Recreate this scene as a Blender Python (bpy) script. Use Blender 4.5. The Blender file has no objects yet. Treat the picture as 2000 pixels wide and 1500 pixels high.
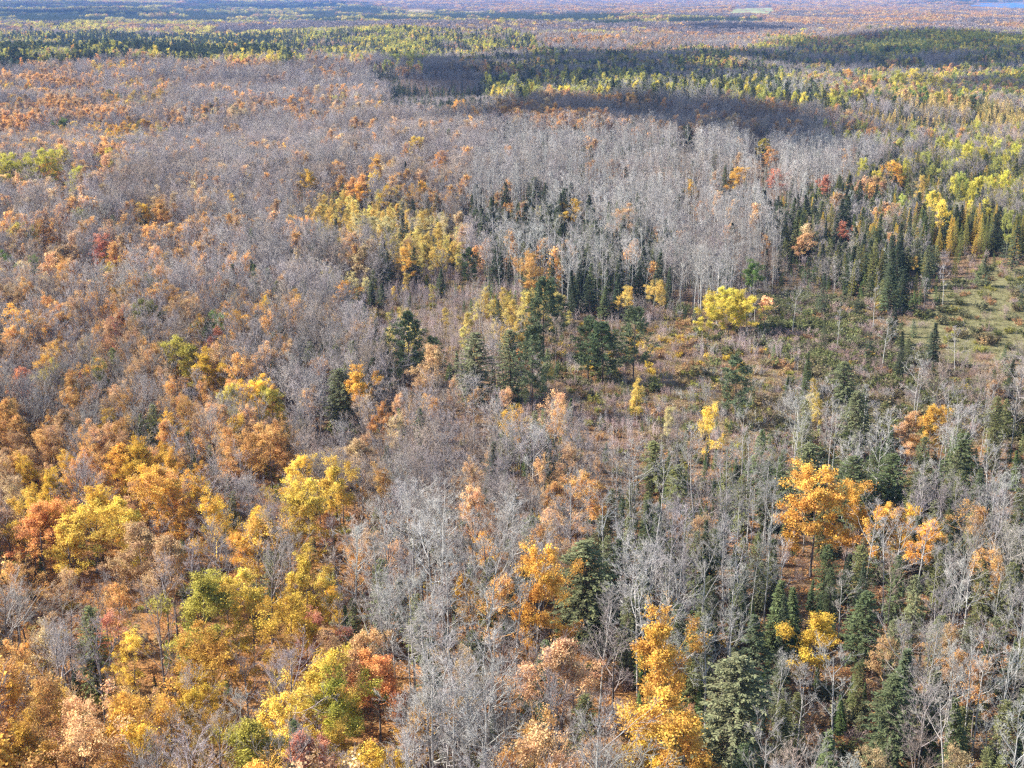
import bpy, math, random
import numpy as np
from mathutils import Vector

SC = bpy.context.scene
COL = SC.collection
# ------------------------------------------------------------------ camera, sky, sun, exposure
CAM_H, PITCH, FPX = 90.0, math.radians(16.1), 2667.0          # FPX: focal length in photo pixels (photo is 2000 wide)
cam_d = bpy.data.cameras.new('camera'); cam = bpy.data.objects.new('camera', cam_d); COL.objects.link(cam)
cam.location = (0, 0, CAM_H); cam.rotation_euler = (math.pi/2 - PITCH, 0, 0)
cam_d.sensor_width = 36.0; cam_d.lens = 36.0*FPX/2000.0; cam_d.clip_start = 0.5; cam_d.clip_end = 60000
SC.camera = cam
SUN_EL, SUN_AZ = math.radians(36), math.radians(-84)           # azimuth clockwise from the view direction (+Y)
SUNV = np.array([math.cos(SUN_EL)*math.sin(SUN_AZ), math.cos(SUN_EL)*math.cos(SUN_AZ), math.sin(SUN_EL)])
w = bpy.data.worlds.new('World'); SC.world = w; w.use_nodes = True
nt = w.node_tree; bg = nt.nodes['Background']
sky = nt.nodes.new('ShaderNodeTexSky'); sky.sky_type = 'NISHITA'; sky.sun_disc = False
sky.sun_elevation = SUN_EL; sky.sun_rotation = SUN_AZ; sky.air_density = 1.0; sky.dust_density = 0.8
nt.links.new(sky.outputs[0], bg.inputs[0]); bg.inputs[1].default_value = 0.125
sd = bpy.data.lights.new('sun', 'SUN'); sd.energy = 5.0; sd.angle = math.radians(0.5); sd.color = (1.0, 0.955, 0.90)
sun = bpy.data.objects.new('sun', sd); COL.objects.link(sun)
sun.rotation_euler = Vector(SUNV).to_track_quat('Z', 'Y').to_euler(); sun.location = (0, 0, 300)
SC.view_settings.view_transform = 'Standard'; SC.view_settings.look = 'None'
SC.view_settings.exposure = 1.42; SC.view_settings.gamma = 1.0
cy = SC.cycles
cy.max_bounces = 3; cy.diffuse_bounces = 2; cy.use_light_tree = False; cy.glossy_bounces = 1; cy.transmission_bounces = 3
cy.transparent_max_bounces = 6; cy.volume_bounces = 0; cy.caustics_reflective = False; cy.caustics_refractive = False
cy.use_adaptive_sampling = True; cy.adaptive_threshold = 0.015; cy.use_denoising = False; cy.filter_width = 1.4
HAZE_DENSITY = 0.000045

# ------------------------------------------------------------------ small numeric helpers
CP, SP_ = math.cos(PITCH), math.sin(PITCH)
def project(x, y, z):
    dz = z - CAM_H
    depth = y*CP - dz*SP_; up = y*SP_ + dz*CP
    d = np.where(depth > 0.1, depth, 0.1)
    return 1000 + FPX*x/d, 750 - FPX*up/d, depth
_rs = np.random.RandomState(7)
_WAVES = [(_rs.uniform(0, 6.28), _rs.uniform(0, 6.28), L, a) for L, a in ((95, .6), (140, .9), (230, 1.5), (390, 3.0), (800, 5.5), (2300, 8.0)) for _ in range(2)]
BUMPS = [(-360, 1380, 330, 230, 17.0), (150, 960, 210, 100, 9.0), (-100, 2900, 1100, 400, 12.0), (800, 2300, 600, 300, 10.0), (-90, 640, 240, 120, 3.0), (-300, 840, 170, 75, -8.0), (-120, 880, 170, 70, 5.0), (-60, 1180, 230, 110, -8.0), (-350, 1950, 650, 190, -15.0), (350, 1450, 300, 130, -8.0), (450, 1800, 350, 140, 9.0)]
def ground_z(x, y):
    x = np.asarray(x, float); y = np.asarray(y, float); r = np.hypot(x, y); z = np.zeros_like(r)
    for ph, th, L, a in _WAVES:
        z += a*0.5*np.sin((x*math.cos(th) + y*math.sin(th))*2*math.pi/L + ph)*np.clip((r - 40)/(L*1.5 + 200), 0, 1)
    for cx, cy_, sx, sy, h in BUMPS:
        z += h*np.exp(-((x-cx)/sx)**2 - ((y-cy_)/sy)**2)
    return z
def unproject(px, py, above=0.0):
    """ground position of a thing whose point at height `above` is seen at photo pixel px, py"""
    u = (px-1000)/FPX; v = (750-py)/FPX
    d = np.array([u, CP + v*SP_, -SP_ + v*CP])
    t = (CAM_H - above)/max(-d[2], 1e-4)
    for _ in range(25):
        p = d*t; t = 0.5*t + 0.5*(CAM_H - above - float(ground_z(p[0], p[1])))/max(-d[2], 1e-4)
    p = d*t
    return float(p[0]), float(p[1])
def vnoise(x, y, s, seed):
    """smooth value noise 0..1"""
    r = np.random.RandomState(seed).rand(64, 64)
    fx, fy = np.asarray(x)/s, np.asarray(y)/s
    ix, iy = np.floor(fx).astype(int), np.floor(fy).astype(int); tx, ty = fx-ix, fy-iy
    tx = tx*tx*(3-2*tx); ty = ty*ty*(3-2*ty)
    g = lambda a, b: r[a % 64, b % 64]
    return (g(ix, iy)*(1-tx)+g(ix+1, iy)*tx)*(1-ty) + (g(ix, iy+1)*(1-tx)+g(ix+1, iy+1)*tx)*ty
def inside(px, py, poly):
    r = np.zeros(px.shape, bool); n = len(poly)
    for i in range(n):
        x1, y1 = poly[i]; x2, y2 = poly[(i+1) % n]
        if y1 == y2: continue
        c = ((y1 > py) != (y2 > py)) & (px < (x2-x1)*(py-y1)/(y2-y1) + x1)
        r ^= c
    return r

# ------------------------------------------------------------------ materials
def new_mat(name):
    m = bpy.data.materials.new(name); m.use_nodes = True; n = m.node_tree
    n.nodes.clear(); out = n.nodes.new('ShaderNodeOutputMaterial')
    return m, n, out
def N(n, t, **k):
    o = n.nodes.new(t)
    for a, b in k.items(): setattr(o, a, b)
    return o
def leaf_material(name, transl=0.35, fixed=None, vary=0.5, huesh=0.03):
    m, n, out = new_mat(name); L = n.links.new
    if fixed is None:
        at = N(n, 'ShaderNodeAttribute', attribute_type='INSTANCER', attribute_name='tint'); c = at.outputs['Color']
    else:
        rgb = N(n, 'ShaderNodeRGB'); rgb.outputs[0].default_value = (*fixed, 1); c = rgb.outputs[0]
    lv = N(n, 'ShaderNodeAttribute', attribute_type='GEOMETRY', attribute_name='lv')
    tc = N(n, 'ShaderNodeTexCoord'); nz = N(n, 'ShaderNodeTexNoise'); nz.inputs['Scale'].default_value = 0.45; nz.inputs['Detail'].default_value = 2
    L(tc.outputs['Object'], nz.inputs['Vector'])
    hs = N(n, 'ShaderNodeHueSaturation')
    mh = N(n, 'ShaderNodeMapRange'); mh.inputs[1].default_value = .3; mh.inputs[2].default_value = .7; mh.inputs[3].default_value = .5-huesh*1.0; mh.inputs[4].default_value = .5+huesh*.6
    ma = N(n, 'ShaderNodeMath', operation='ADD'); mb = N(n, 'ShaderNodeMath', operation='MULTIPLY_ADD'); mb.inputs[1].default_value = .5; mb.inputs[2].default_value = -.25; L(lv.outputs['Fac'], mb.inputs[0]); L(nz.outputs[0], ma.inputs[0]); L(mb.outputs[0], ma.inputs[1])
    L(ma.outputs[0], mh.inputs[0]); L(mh.outputs[0], hs.inputs['Hue'])
    mv = N(n, 'ShaderNodeMapRange'); mv.inputs[3].default_value = 1-vary; mv.inputs[4].default_value = 1+vary
    L(lv.outputs['Fac'], mv.inputs[0]); L(mv.outputs[0], hs.inputs['Value']); L(c, hs.inputs['Color'])
    df = N(n, 'ShaderNodeBsdfDiffuse'); L(hs.outputs[0], df.inputs[0])
    if transl > 0:
        tr = N(n, 'ShaderNodeBsdfTranslucent'); L(hs.outputs[0], tr.inputs[0])
        mx = N(n, 'ShaderNodeMixShader'); mx.inputs[0].default_value = transl
        L(df.outputs[0], mx.inputs[1]); L(tr.outputs[0], mx.inputs[2]); L(mx.outputs[0], out.inputs[0])
    else:
        L(df.outputs[0], out.inputs[0])
    return m
def bark_material(name, c1, c2, scale=3.0):
    m, n, out = new_mat(name); L = n.links.new
    tc = N(n, 'ShaderNodeTexCoord'); nz = N(n, 'ShaderNodeTexNoise'); nz.inputs['Scale'].default_value = scale; nz.inputs['Detail'].default_value = 4
    mp = N(n, 'ShaderNodeMapping'); mp.inputs['Scale'].default_value = (1, 1, .35)
    L(tc.outputs['Object'], mp.inputs[0]); L(mp.outputs[0], nz.inputs['Vector'])
    cr = N(n, 'ShaderNodeValToRGB'); cr.color_ramp.elements[0].position = .35; cr.color_ramp.elements[1].position = .65
    cr.color_ramp.elements[0].color = (*c1, 1); cr.color_ramp.elements[1].color = (*c2, 1)
    L(nz.outputs[0], cr.inputs[0]); df = N(n, 'ShaderNodeBsdfDiffuse'); L(cr.outputs[0], df.inputs[0]); L(df.outputs[0], out.inputs[0])
    return m
M = dict(
    leaf=leaf_material('autumn_leaf', .32, vary=.5, huesh=.016),
    needle=leaf_material('needle', .12, vary=.55, huesh=.02),
    twig=leaf_material('bare_twig', 0, vary=.3, huesh=.01),
    grass=leaf_material('dry_grass', .25, vary=.4, huesh=.02),
    bark_maple=bark_material('maple_bark', (.10, .085, .075), (.24, .21, .19)),
    bark_aspen=bark_material('aspen_bark', (.26, .24, .21), (.50, .47, .42), 2.0),
    bark_pine=bark_material('conifer_bark', (.07, .05, .04), (.15, .115, .09)),
)

# ------------------------------------------------------------------ mesh builder (numpy)
class MB:
    def __init__(s): s.V = []; s.F3 = []; s.F4 = []; s.m3 = []; s.m4 = []; s.lv = []; s.n = 0
    def add(s, v, f, mat=0, lv=None):
        v = np.asarray(v, np.float32).reshape(-1, 3); f = np.asarray(f, np.int64)
        s.V.append(v); s.lv.append(np.full(len(v), .5, np.float32) if lv is None else np.asarray(lv, np.float32))
        (s.F3 if f.shape[1] == 3 else s.F4).append(f + s.n); (s.m3 if f.shape[1] == 3 else s.m4).append(np.full(len(f), mat, np.int32))
        s.n += len(v)
    def tubes(s, P, R, k, mat=0, lv=None):
        """P [N,m,3], R [N,m]: N tapered tubes of k sides"""
        P = np.asarray(P, float); R = np.asarray(R, float); Nn, m, _ = P.shape
        T = np.gradient(P, axis=1); T /= np.linalg.norm(T, axis=2, keepdims=True) + 1e-9
        ref = np.where(np.abs(T[..., 2:3]) > .9, np.array([1., 0, 0]), np.array([0, 0, 1.]))
        A = np.cross(T, ref); A /= np.linalg.norm(A, axis=2, keepdims=True) + 1e-9; B = np.cross(T, A)
        a = np.arange(k)*2*math.pi/k
        v = P[:, :, None, :] + R[:, :, None, None]*(A[:, :, None, :]*np.cos(a)[None, None, :, None] + B[:, :, None, :]*np.sin(a)[None, None, :, None])
        base = (np.arange(Nn)*m*k)[:, None, None]; i = (np.arange(m-1)*k)[None, :, None]; j = np.arange(k)[None, None, :]; j2 = (np.arange(k)+1)[None, None, :] % k
        f = np.stack([base+i+j, base+i+j2, base+i+k+j2, base+i+k+j], -1).reshape(-1, 4)
        l = None if lv is None else np.repeat(lv, m*k)
        s.add(v.reshape(-1, 3), f, mat, l)
    def spikes(s, A, B, r, mat=0, lv=None):
        """thin three-sided pointed twigs from A to B"""
        A = np.asarray(A, float); B = np.asarray(B, float); T = B-A; T /= np.linalg.norm(T, axis=1, keepdims=True)+1e-9
        ref = np.where(np.abs(T[:, 2:3]) > .9, np.array([1., 0, 0]), np.array([0, 0, 1.]))
        X = np.cross(T, ref); X /= np.linalg.norm(X, axis=1, keepdims=True)+1e-9; Y = np.cross(T, X)
        r = np.broadcast_to(np.asarray(r, float).reshape(-1, 1), (len(A), 1))
        v = np.stack([A+r*X, A+r*(-.5*X+.866*Y), A+r*(-.5*X-.866*Y), B], 1)
        b = (np.arange(len(A))*4)[:, None, None]
        f = (b + np.array([[0, 1, 3], [1, 2, 3], [2, 0, 3]])[None]).reshape(-1, 3)
        s.add(v.reshape(-1, 3), f, mat, None if lv is None else np.repeat(lv, 4))
    def kites(s, C, U, Wd, ln, wd, mat=0, lv=None):
        """leaf or needle-spray quads: base at C, along U, sideways Wd"""
        ln = np.broadcast_to(np.asarray(ln, float).reshape(-1, 1), (len(C), 1)); wd = np.broadcast_to(np.asarray(wd, float).reshape(-1, 1), (len(C), 1))
        v = np.stack([C, C+U*ln*.45+Wd*wd*.5, C+U*ln, C+U*ln*.45-Wd*wd*.5], 1)
        f = np.arange(len(C)*4).reshape(-1, 4)
        s.add(v.reshape(-1, 3), f, mat, None if lv is None else np.repeat(lv, 4))
    def mesh(s, name, mats):
        V = np.concatenate(s.V); me = bpy.data.meshes.new(name)
        F3 = np.concatenate(s.F3) if s.F3 else np.zeros((0, 3), int); F4 = np.concatenate(s.F4) if s.F4 else np.zeros((0, 4), int)
        mi = np.concatenate(s.m3+s.m4).astype(np.int32)
        me.vertices.add(len(V)); me.vertices.foreach_set('co', V.astype(np.float32).ravel())
        nl = F3.size + F4.size; me.loops.add(nl); me.loops.foreach_set('vertex_index', np.concatenate([F3.ravel(), F4.ravel()]).astype(np.int32))
        me.polygons.add(len(F3)+len(F4))
        me.polygons.foreach_set('loop_start', np.concatenate([np.arange(len(F3))*3, F3.size+np.arange(len(F4))*4]).astype(np.int32))
        for m in mats: me.materials.append(m)
        me.polygons.foreach_set('material_index', mi)
        a = me.attributes.new('lv', 'FLOAT', 'POINT'); a.data.foreach_set('value', np.concatenate(s.lv).astype(np.float32))
        me.update(calc_edges=True); return me
def join(*mbs):
    o = MB()
    for b in mbs:
        o.V += b.V; o.lv += b.lv
        o.F3 += [f+o.n for f in b.F3]; o.F4 += [f+o.n for f in b.F4]; o.m3 += b.m3; o.m4 += b.m4; o.n += b.n
    return o
def unit(v): return v/(np.linalg.norm(v, axis=-1, keepdims=True)+1e-9)
def rand_unit(rg, n): return unit(rg.randn(n, 3))

# ------------------------------------------------------------------ growing branches, level by level
def grow(rg, S, D, L, m, wig, trop):
    n = len(S); P = np.zeros((n, m+1, 3)); Dd = np.zeros((n, m+1, 3)); P[:, 0] = S; d = unit(D); Dd[:, 0] = d
    for i in range(m):
        d = unit(d + rg.randn(n, 3)*wig + np.array([0, 0, 1.])*trop); P[:, i+1] = P[:, i] + d*(L/m)[:, None]; Dd[:, i+1] = d
    return P, Dd
def at(P, t):
    m = P.shape[1]-1; x = np.clip(t*m, 0, m-1e-4); i = x.astype(int); f = (x-i)[:, None]; r = np.arange(len(P))
    return P[r, i]*(1-f)+P[r, i+1]*f
def spawn(rg, P, Dd, L, R, c, t0, t1, ang, angsd, lf, rf, taper=.6):
    n = len(P); idx = np.repeat(np.arange(n), c); t = t0+(t1-t0)*((np.tile(np.arange(c), n)+rg.rand(n*c))/c)
    S = at(P[idx], t); d = unit(at(Dd[idx], t)); a = np.radians(ang+angsd*rg.randn(n*c))*(1-.45*(t > .93))
    side = unit(np.cross(d, rand_unit(rg, n*c))); D = unit(d*np.cos(a)[:, None]+side*np.sin(a)[:, None])
    LL = L[idx]*lf*(1.1-taper*t)*(.7+.6*rg.rand(n*c)); RR = R[idx]*rf*(1.05-.6*t)
    return idx, S, D, LL, RR
def taper(R, m, tip=.35): return R[:, None]*np.linspace(1, tip, m)[None]

def broadleaf(seed, H=15., cb=.35, spread=.3, nl1=13, n2=6, n3=5, n4=3, style='maple', leaves=0, leafsize=.3, thin=0., detail=1.0, twig_r=.012, fork=True, bark=0):
    """returns trunk, crown builders. crown material slots: 0 bark / twig, 1 leaf"""
    rg = np.random.RandomState(seed); tr, cr = MB(), MB()
    r0 = H*.0105*(1 if style == 'maple' else .75)
    sides = 6 if detail >= 1 else 4
    lean = np.array([rg.randn()*.025, rg.randn()*.025, 1.])
    Pt, Dt = grow(rg, np.zeros((1, 3)), lean[None], np.array([H*(.86 if style == 'maple' else .97)]), 9, .032, .08)
    Rt = r0*np.linspace(1, .22, 10)[None]**.9; Rt[0, 0] *= 1.35
    tr.tubes(Pt, Rt, sides)
    # first order limbs
    n = nl1; t = cb+(1-cb)*((np.arange(n)+rg.rand(n))/n)**.9; t = np.clip(t, 0, .995)
    az = np.arange(n)*2.4+rg.rand(n)*1.2; u = (t-cb)/(1-cb)
    el = np.radians((18+52*u if style == 'maple' else 22+45*u)+rg.randn(n)*8)
    D = np.stack([np.cos(az)*np.cos(el), np.sin(az)*np.cos(el), np.sin(el)], 1)
    prof = (.75+.65*np.sin(np.pi*np.clip(u*.9+.05, 0, 1)))*(1-.25*u) if style == 'maple' else (.6+.6*np.sin(np.pi*np.clip(u*.85+.1, 0, 1)))
    L1 = H*spread*prof*(.55+.8*rg.rand(n))*(1+.25*np.cos(az-rg.rand()*6.28)); R1 = r0*(.5-.28*u)*(.8+.4*rg.rand(n))
    S = at(np.repeat(Pt, n, 0), t)
    P1, D1 = grow(rg, S, D, L1, 5, .10, .10); cr.tubes(P1, taper(R1, 6, .3), 4 if detail >= 1 else 3, 0, .5+.3*rg.rand(n)-.15)
    i2, S2, d2, L2, R2 = spawn(rg, P1, D1, L1, R1, n2, .22, 1., 42, 10, .52, .5)
    R2 = np.maximum(R2, twig_r*1.5)
    P2, D2 = grow(rg, S2, d2, L2, 3, .13, .09); cr.tubes(P2, taper(R2, 4, .35), 3, 0, rg.rand(len(S2)))
    i3, S3, d3, L3, R3 = spawn(rg, P2, D2, L2, R2, n3, .2, 1., 42, 12, .6, .55)
    R3 = np.maximum(R3, twig_r*1.15); L3 = np.maximum(L3, .45)
    P3, D3 = grow(rg, S3, d3, L3, 2, .14, .07)
    if detail >= 1: cr.tubes(P3, taper(R3, 3, .4), 3, 0, rg.rand(len(S3)))
    else: cr.spikes(P3[:, 0], P3[:, -1], R3*1.3, 0, rg.rand(len(S3)))
    if n4:
        i4, S4, d4, L4, R4 = spawn(rg, P3, D3, L3, R3, n4, .25, 1., 38, 12, .7, .6)
        L4 = np.maximum(L4, .35); cr.spikes(S4, S4+unit(d4+np.array([0, 0, .15]))*L4[:, None], np.maximum(R4*.9, twig_r), 0, rg.rand(len(S4)))
    if leaves:
        keep2 = (rg.rand(len(P2)) > thin) & (rg.rand(len(P1)) > thin*.6)[i2]
        k = np.flatnonzero(keep2[i3]); j = k[rg.randint(0, len(k), leaves)]
        c = at(P3[j], .35+.65*rg.rand(leaves))+rg.randn(leaves, 3)*np.array([.32, .32, .2])*(leafsize/.3)**.5
        ctr = np.array([0, 0, H*(cb+.35*(1-cb))]); outw = unit(c-ctr)
        nrm = unit(rand_unit(rg, leaves)+.55*outw+np.array([0, 0, .5])); U = unit(np.cross(nrm, rand_unit(rg, leaves))); Wd = np.cross(nrm, U)
        s = leafsize*(.7+.6*rg.rand(leaves)); cl = rg.rand(len(P2))
        cr.kites(c, U, Wd, s, s*.85, 1, np.clip(.55*rg.rand(leaves)+.45*cl[i3[j]], 0, 1))
    return tr, cr

def conifer(seed, H=12., R=2.3, nb=150, sp=16, shape='spruce', base=.06, droop=-.10, ln=.45, wd=.17, detail=1.0, elev=(-8, 40), gaps=0.):
    rg = np.random.RandomState(seed); tr, cr = MB(), MB()
    Pt, Dt = grow(rg, np.zeros((1, 3)), np.array([[rg.randn()*.02, rg.randn()*.02, 1.]]), np.array([H*.985]), 8, .015, .05)
    r0 = H*.0125; tr.tubes(Pt, (r0*np.linspace(1, .08, 9))[None], 6 if detail >= 1 else 4)
    n = nb; t = base+(1-base)*((np.arange(n)+rg.rand(n))/n)**(.95); t = np.clip(t, 0, .99); u = (t-base)/(1-base)
    if shape == 'spruce': prof = (1-u)**.85*(.55+.45*np.clip(u/.10, 0, 1))
    elif shape == 'hemlock': prof = np.sqrt(np.clip(1-u**1.9, 0, 1))*(.6+.4*np.clip(u/.3, 0, 1))
    elif shape == 'pine': prof = (.55+.75*np.sin(np.pi*np.clip(.15+u*.75, 0, 1)))*(1-.55*u**2.5)
    else: prof = (1-u)**.75*(.7+.3*np.clip(u/.15, 0, 1))
    az = np.arange(n)*2.39996+rg.rand(n)*.9
    lob = .80+.28*np.sin(az*2+rg.rand()*6)*np.sin(u*9+rg.rand()*6)
    L = np.maximum(R*prof*lob*(.72+.5*rg.rand(n)), .16)
    el = np.radians(elev[0]+(elev[1]-elev[0])*u+rg.randn(n)*7)
    if gaps:
        keep = rg.rand(n) > gaps; t, u, az, L, el = t[keep], u[keep], az[keep], L[keep], el[keep]; n = len(t)
    D = np.stack([np.cos(az)*np.cos(el), np.sin(az)*np.cos(el), np.sin(el)], 1); S = at(np.repeat(Pt, n, 0), t)
    P, Dd = grow(rg, S, D, L, 4, .05, droop if shape != 'pine' else .07)
    cr.tubes(P[:, ::2], taper(np.maximum(L*.012, .008), 3, .3), 3, 0, rg.rand(n))
    cl = rg.rand(n)
    if shape == 'pine':
        i2, S2, d2, L2, _ = spawn(rg, P, Dd, L, L*.01, 6, .38, 1., 48, 10, .34, .5)
        P2, D2 = grow(rg, S2, d2, L2, 2, .1, .10); cr.tubes(P2, taper(np.full(len(S2), .012), 3, .4), 3, 0, rg.rand(len(S2)))
        k = sp; j = np.repeat(np.arange(len(S2)), k); nn = len(j); tt = .3+.7*rg.rand(nn)
        c = at(P2[j], tt)+rg.randn(nn, 3)*np.array([.10, .10, .06]); dd = at(D2[j], tt); U = unit(dd*.5+rand_unit(rg, nn)*np.array([1, 1, .7])+np.array([0, 0, .40]))
        cr.kites(c, U, unit(np.cross(U, rand_unit(rg, nn))), ln*(.7+.6*rg.rand(nn)), wd, 1, np.clip(.5*rg.rand(nn)+.5*cl[i2[j]], 0, 1))
    else:
        cnt = np.maximum((sp*(.35+.9*L/max(R, .1))).astype(int), 3); j = np.repeat(np.arange(n), cnt); nn = len(j); tt = .12+.9*rg.rand(nn)**.8
        c = at(P[j], np.clip(tt, 0, 1)); dd = unit(at(Dd[j], np.clip(tt, 0, .999)))
        side = unit(np.cross(dd, np.array([0, 0, 1.])))*np.where(rg.rand(nn) > .5, 1, -1)[:, None]
        hang = {'spruce': -.12, 'hemlock': -.30, 'larch': .05}.get(shape, -.1)
        U = unit(dd*(.55+.5*rg.rand(nn))[:, None]+side*(.25+.8*rg.rand(nn))[:, None]+rg.randn(nn, 3)*.22+np.array([0, 0, hang]))
        Wd = unit(np.cross(U, rand_unit(rg, nn)*.75+np.array([0, 0, 1.])))
        s = ln*(.55+.7*rg.rand(nn))*(.55+.45*(1-u[j]))
        c = c+rg.randn(nn, 3)*np.array([.05, .05, .05])
        cr.kites(c, U, Wd, s, wd*(.7+.6*rg.rand(nn)), 1, np.clip(.5*rg.rand(nn)+.3*cl[j]+.2*np.clip(tt, 0, 1), 0, 1))
    return tr, cr

def shrub(seed, H=1.8, n=11, n2=7, n3=4, leaves=0, leafsize=.16, spread=.55, r=.016, up=.05):
    rg = np.random.RandomState(seed); st, fo = MB(), MB()
    az = rg.rand(n)*6.283; el = np.radians(90-spread*90*(.2+.8*rg.rand(n)))
    D = np.stack([np.cos(az)*np.cos(el), np.sin(az)*np.cos(el), np.sin(el)], 1); S = np.stack([np.cos(az)*.15*H*rg.rand(n), np.sin(az)*.15*H*rg.rand(n), np.full(n, -.1)], 1)
    L = H*(.7+.4*rg.rand(n)); P, Dd = grow(rg, S, D, L, 4, .09, up); st.tubes(P, taper(np.full(n, r), 5, .4), 3, 0, rg.rand(n))
    i2, S2, d2, L2, R2 = spawn(rg, P, Dd, L, np.full(n, r), n2, .25, 1., 36, 10, .42, .7)
    P2, D2 = grow(rg, S2, d2, L2, 2, .12, .08); st.tubes(P2, taper(np.full(len(S2), r*.7), 3, .5), 3, 0, rg.rand(len(S2)))
    if n3:
        i3, S3, d3, L3, R3 = spawn(rg, P2, D2, L2, np.full(len(S2), r), n3, .2, 1., 36, 10, .6, .7)
        st.spikes(S3, S3+unit(d3)*np.maximum(L3, .2)[:, None], r*.65, 0, rg.rand(len(S3)))
    if leaves:
        j = rg.randint(0, len(P2), leaves); c = at(P2[j], rg.rand(leaves))+rg.randn(leaves, 3)*.12
        nrm = unit(rand_unit(rg, leaves)+np.array([0, 0, .7])); U = unit(np.cross(nrm, rand_unit(rg, leaves)))
        s = leafsize*(.7+.6*rg.rand(leaves)); fo.kites(c, U, np.cross(nrm, U), s, s*.8, 1, rg.rand(leaves))
    return st, fo

def tuft(seed, n=60, H=.5, R=.5, wd=.035):
    rg = np.random.RandomState(seed); b = MB(); a = rg.rand(n)*6.283; q = R*np.sqrt(rg.rand(n))
    C = np.stack([np.cos(a)*q, np.sin(a)*q, np.full(n, -.03)], 1); U = unit(np.stack([np.cos(a)*.5, np.sin(a)*.5, np.ones(n)], 1)+rg.randn(n, 3)*.35)
    b.kites(C, U, unit(np.cross(U, rand_unit(rg, n))), H*(.6+.7*rg.rand(n)), wd, 0, rg.rand(n)); return b

# ------------------------------------------------------------------ prototypes: near (trunk + crown) and far (one joined mesh)
NEAR, FAR = {}, {}
def both(kind, nvar, near_fn, far_fn, bark, cover, far_var=None, seed0=0):
    NEAR[kind] = []
    for i in range(nvar):
        t, c = near_fn(seed0+i); NEAR[kind].append((t.mesh(kind+'_trunk', [bark]), c.mesh(kind+'_crown', cover)))
    FAR[kind] = []
    for i in range(far_var or nvar):
        t, c = far_fn(seed0+50+i); t.m4 = [a*0+2 for a in t.m4]
        FAR[kind].append(join(t, c).mesh(kind+'_far', cover+[bark]))
lm, tw = M['leaf'], M['twig']
both('bare_maple', 6, lambda s: broadleaf(s, 15, .36+.05*(s % 4), .25, 11, 6, 5, 4, twig_r=.011),
     lambda s: broadleaf(s, 15, .30+.05*(s % 4), .24+.04*(s % 3), 9+s % 4, 5, 5, 3, detail=.5, twig_r=.020), M['bark_maple'], [tw], far_var=10, seed0=100)
both('bare_aspen', 6, lambda s: broadleaf(s, 17, .38+.07*(s % 4), .185, 10, 5, 5, 4, style='aspen', twig_r=.012),
     lambda s: broadleaf(s, 17, .34+.06*(s % 5), .10+.025*(s % 3), 8+s % 4, 4, 4, 2, style='aspen', detail=.5, twig_r=.018), M['bark_aspen'], [tw], far_var=10, seed0=200)
def mk_maple(s):
    k = s % 4
    return broadleaf(s, 14, .34, .26, 13, 6, 6, 2, leaves=(13500, 11000, 7000, 3800)[k], leafsize=.19, thin=(.08, .22, .38, .5)[k], twig_r=.011)
both('leafy_maple', 8, mk_maple, lambda s: broadleaf(s, 14, .32, .28, 10, 5, 5, 1, leaves=(2600, 2100, 1400, 850)[s % 4], leafsize=.42, thin=(.06, .18, .3, .42)[s % 4], detail=.5, twig_r=.022), M['bark_maple'], [tw, lm], seed0=300)
both('leafy_aspen', 6, lambda s: broadleaf(s, 12, .30+.07*(s % 3), .165, 17, 5, 5, 2, style='aspen', leaves=(4400, 2900, 1700)[s % 3], leafsize=.19, thin=.12+.12*(s % 3), twig_r=.011),
     lambda s: broadleaf(s, 12, .28+.06*(s % 4), .165, 13, 5, 4, 1, style='aspen', leaves=(1300, 950, 650)[s % 3], leafsize=.38, thin=.12+.08*(s % 3), detail=.5, twig_r=.022), M['bark_aspen'], [tw, lm], seed0=400)
nm = [M['bark_pine'], M['needle']]
both('spruce', 5, lambda s: conifer(s, 12, 2.0+.25*(s % 3), 240, 32, 'spruce', base=.04+.05*(s % 3), ln=.42, wd=.12, gaps=.12*(s % 3), elev=(-14+6*(s % 3), 38)), lambda s: conifer(s, 12, 2.4, 85, 12, 'spruce', ln=.80, wd=.34, detail=.5), M['bark_pine'], nm, seed0=500)
both('hemlock', 5, lambda s: conifer(s, 15, 3.1, 330, 42, 'hemlock', base=.08, droop=-.10, ln=.42, wd=.115, elev=(2, 45)), lambda s: conifer(s, 15, 3.1, 110, 16, 'hemlock', base=.08, ln=.85, wd=.36, detail=.5, elev=(2, 45)), M['bark_pine'], nm, seed0=600)
both('pine', 5, lambda s: conifer(s, 14, 3.0, 84, 24, 'pine', base=.24, ln=.42, wd=.10, elev=(-6, 42), gaps=.12), lambda s: conifer(s, 14, 3.0, 44, 9, 'pine', base=.24, ln=.75, wd=.26, detail=.5, elev=(-6, 42), gaps=.1), M['bark_pine'], nm, seed0=700)
both('larch', 4, lambda s: conifer(s, 13, 2.1, 210, 26, 'larch', base=.08, ln=.38, wd=.10, elev=(2, 35), droop=-.03), lambda s: conifer(s, 13, 2.2, 80, 11, 'larch', base=.08, ln=.75, wd=.30, detail=.5, elev=(2, 35)), M['bark_pine'], [M['bark_pine'], lm], seed0=800)
def single(kind, nvar, fn, mats, seed0):
    NEAR[kind] = []
    for i in range(nvar):
        b = fn(seed0+i); NEAR[kind].append((None, b.mesh(kind, mats)))
    FAR[kind] = [b[1] for b in NEAR[kind]]
single('bare_shrub', 5, lambda s: join(*shrub(s, 1.9, 12, 7, 4)), [tw], 900)
single('leafy_shrub', 5, lambda s: join(*shrub(s, 1.5, 10, 7, 0, leaves=520, leafsize=.19, spread=.75)), [tw, lm], 920)
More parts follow.
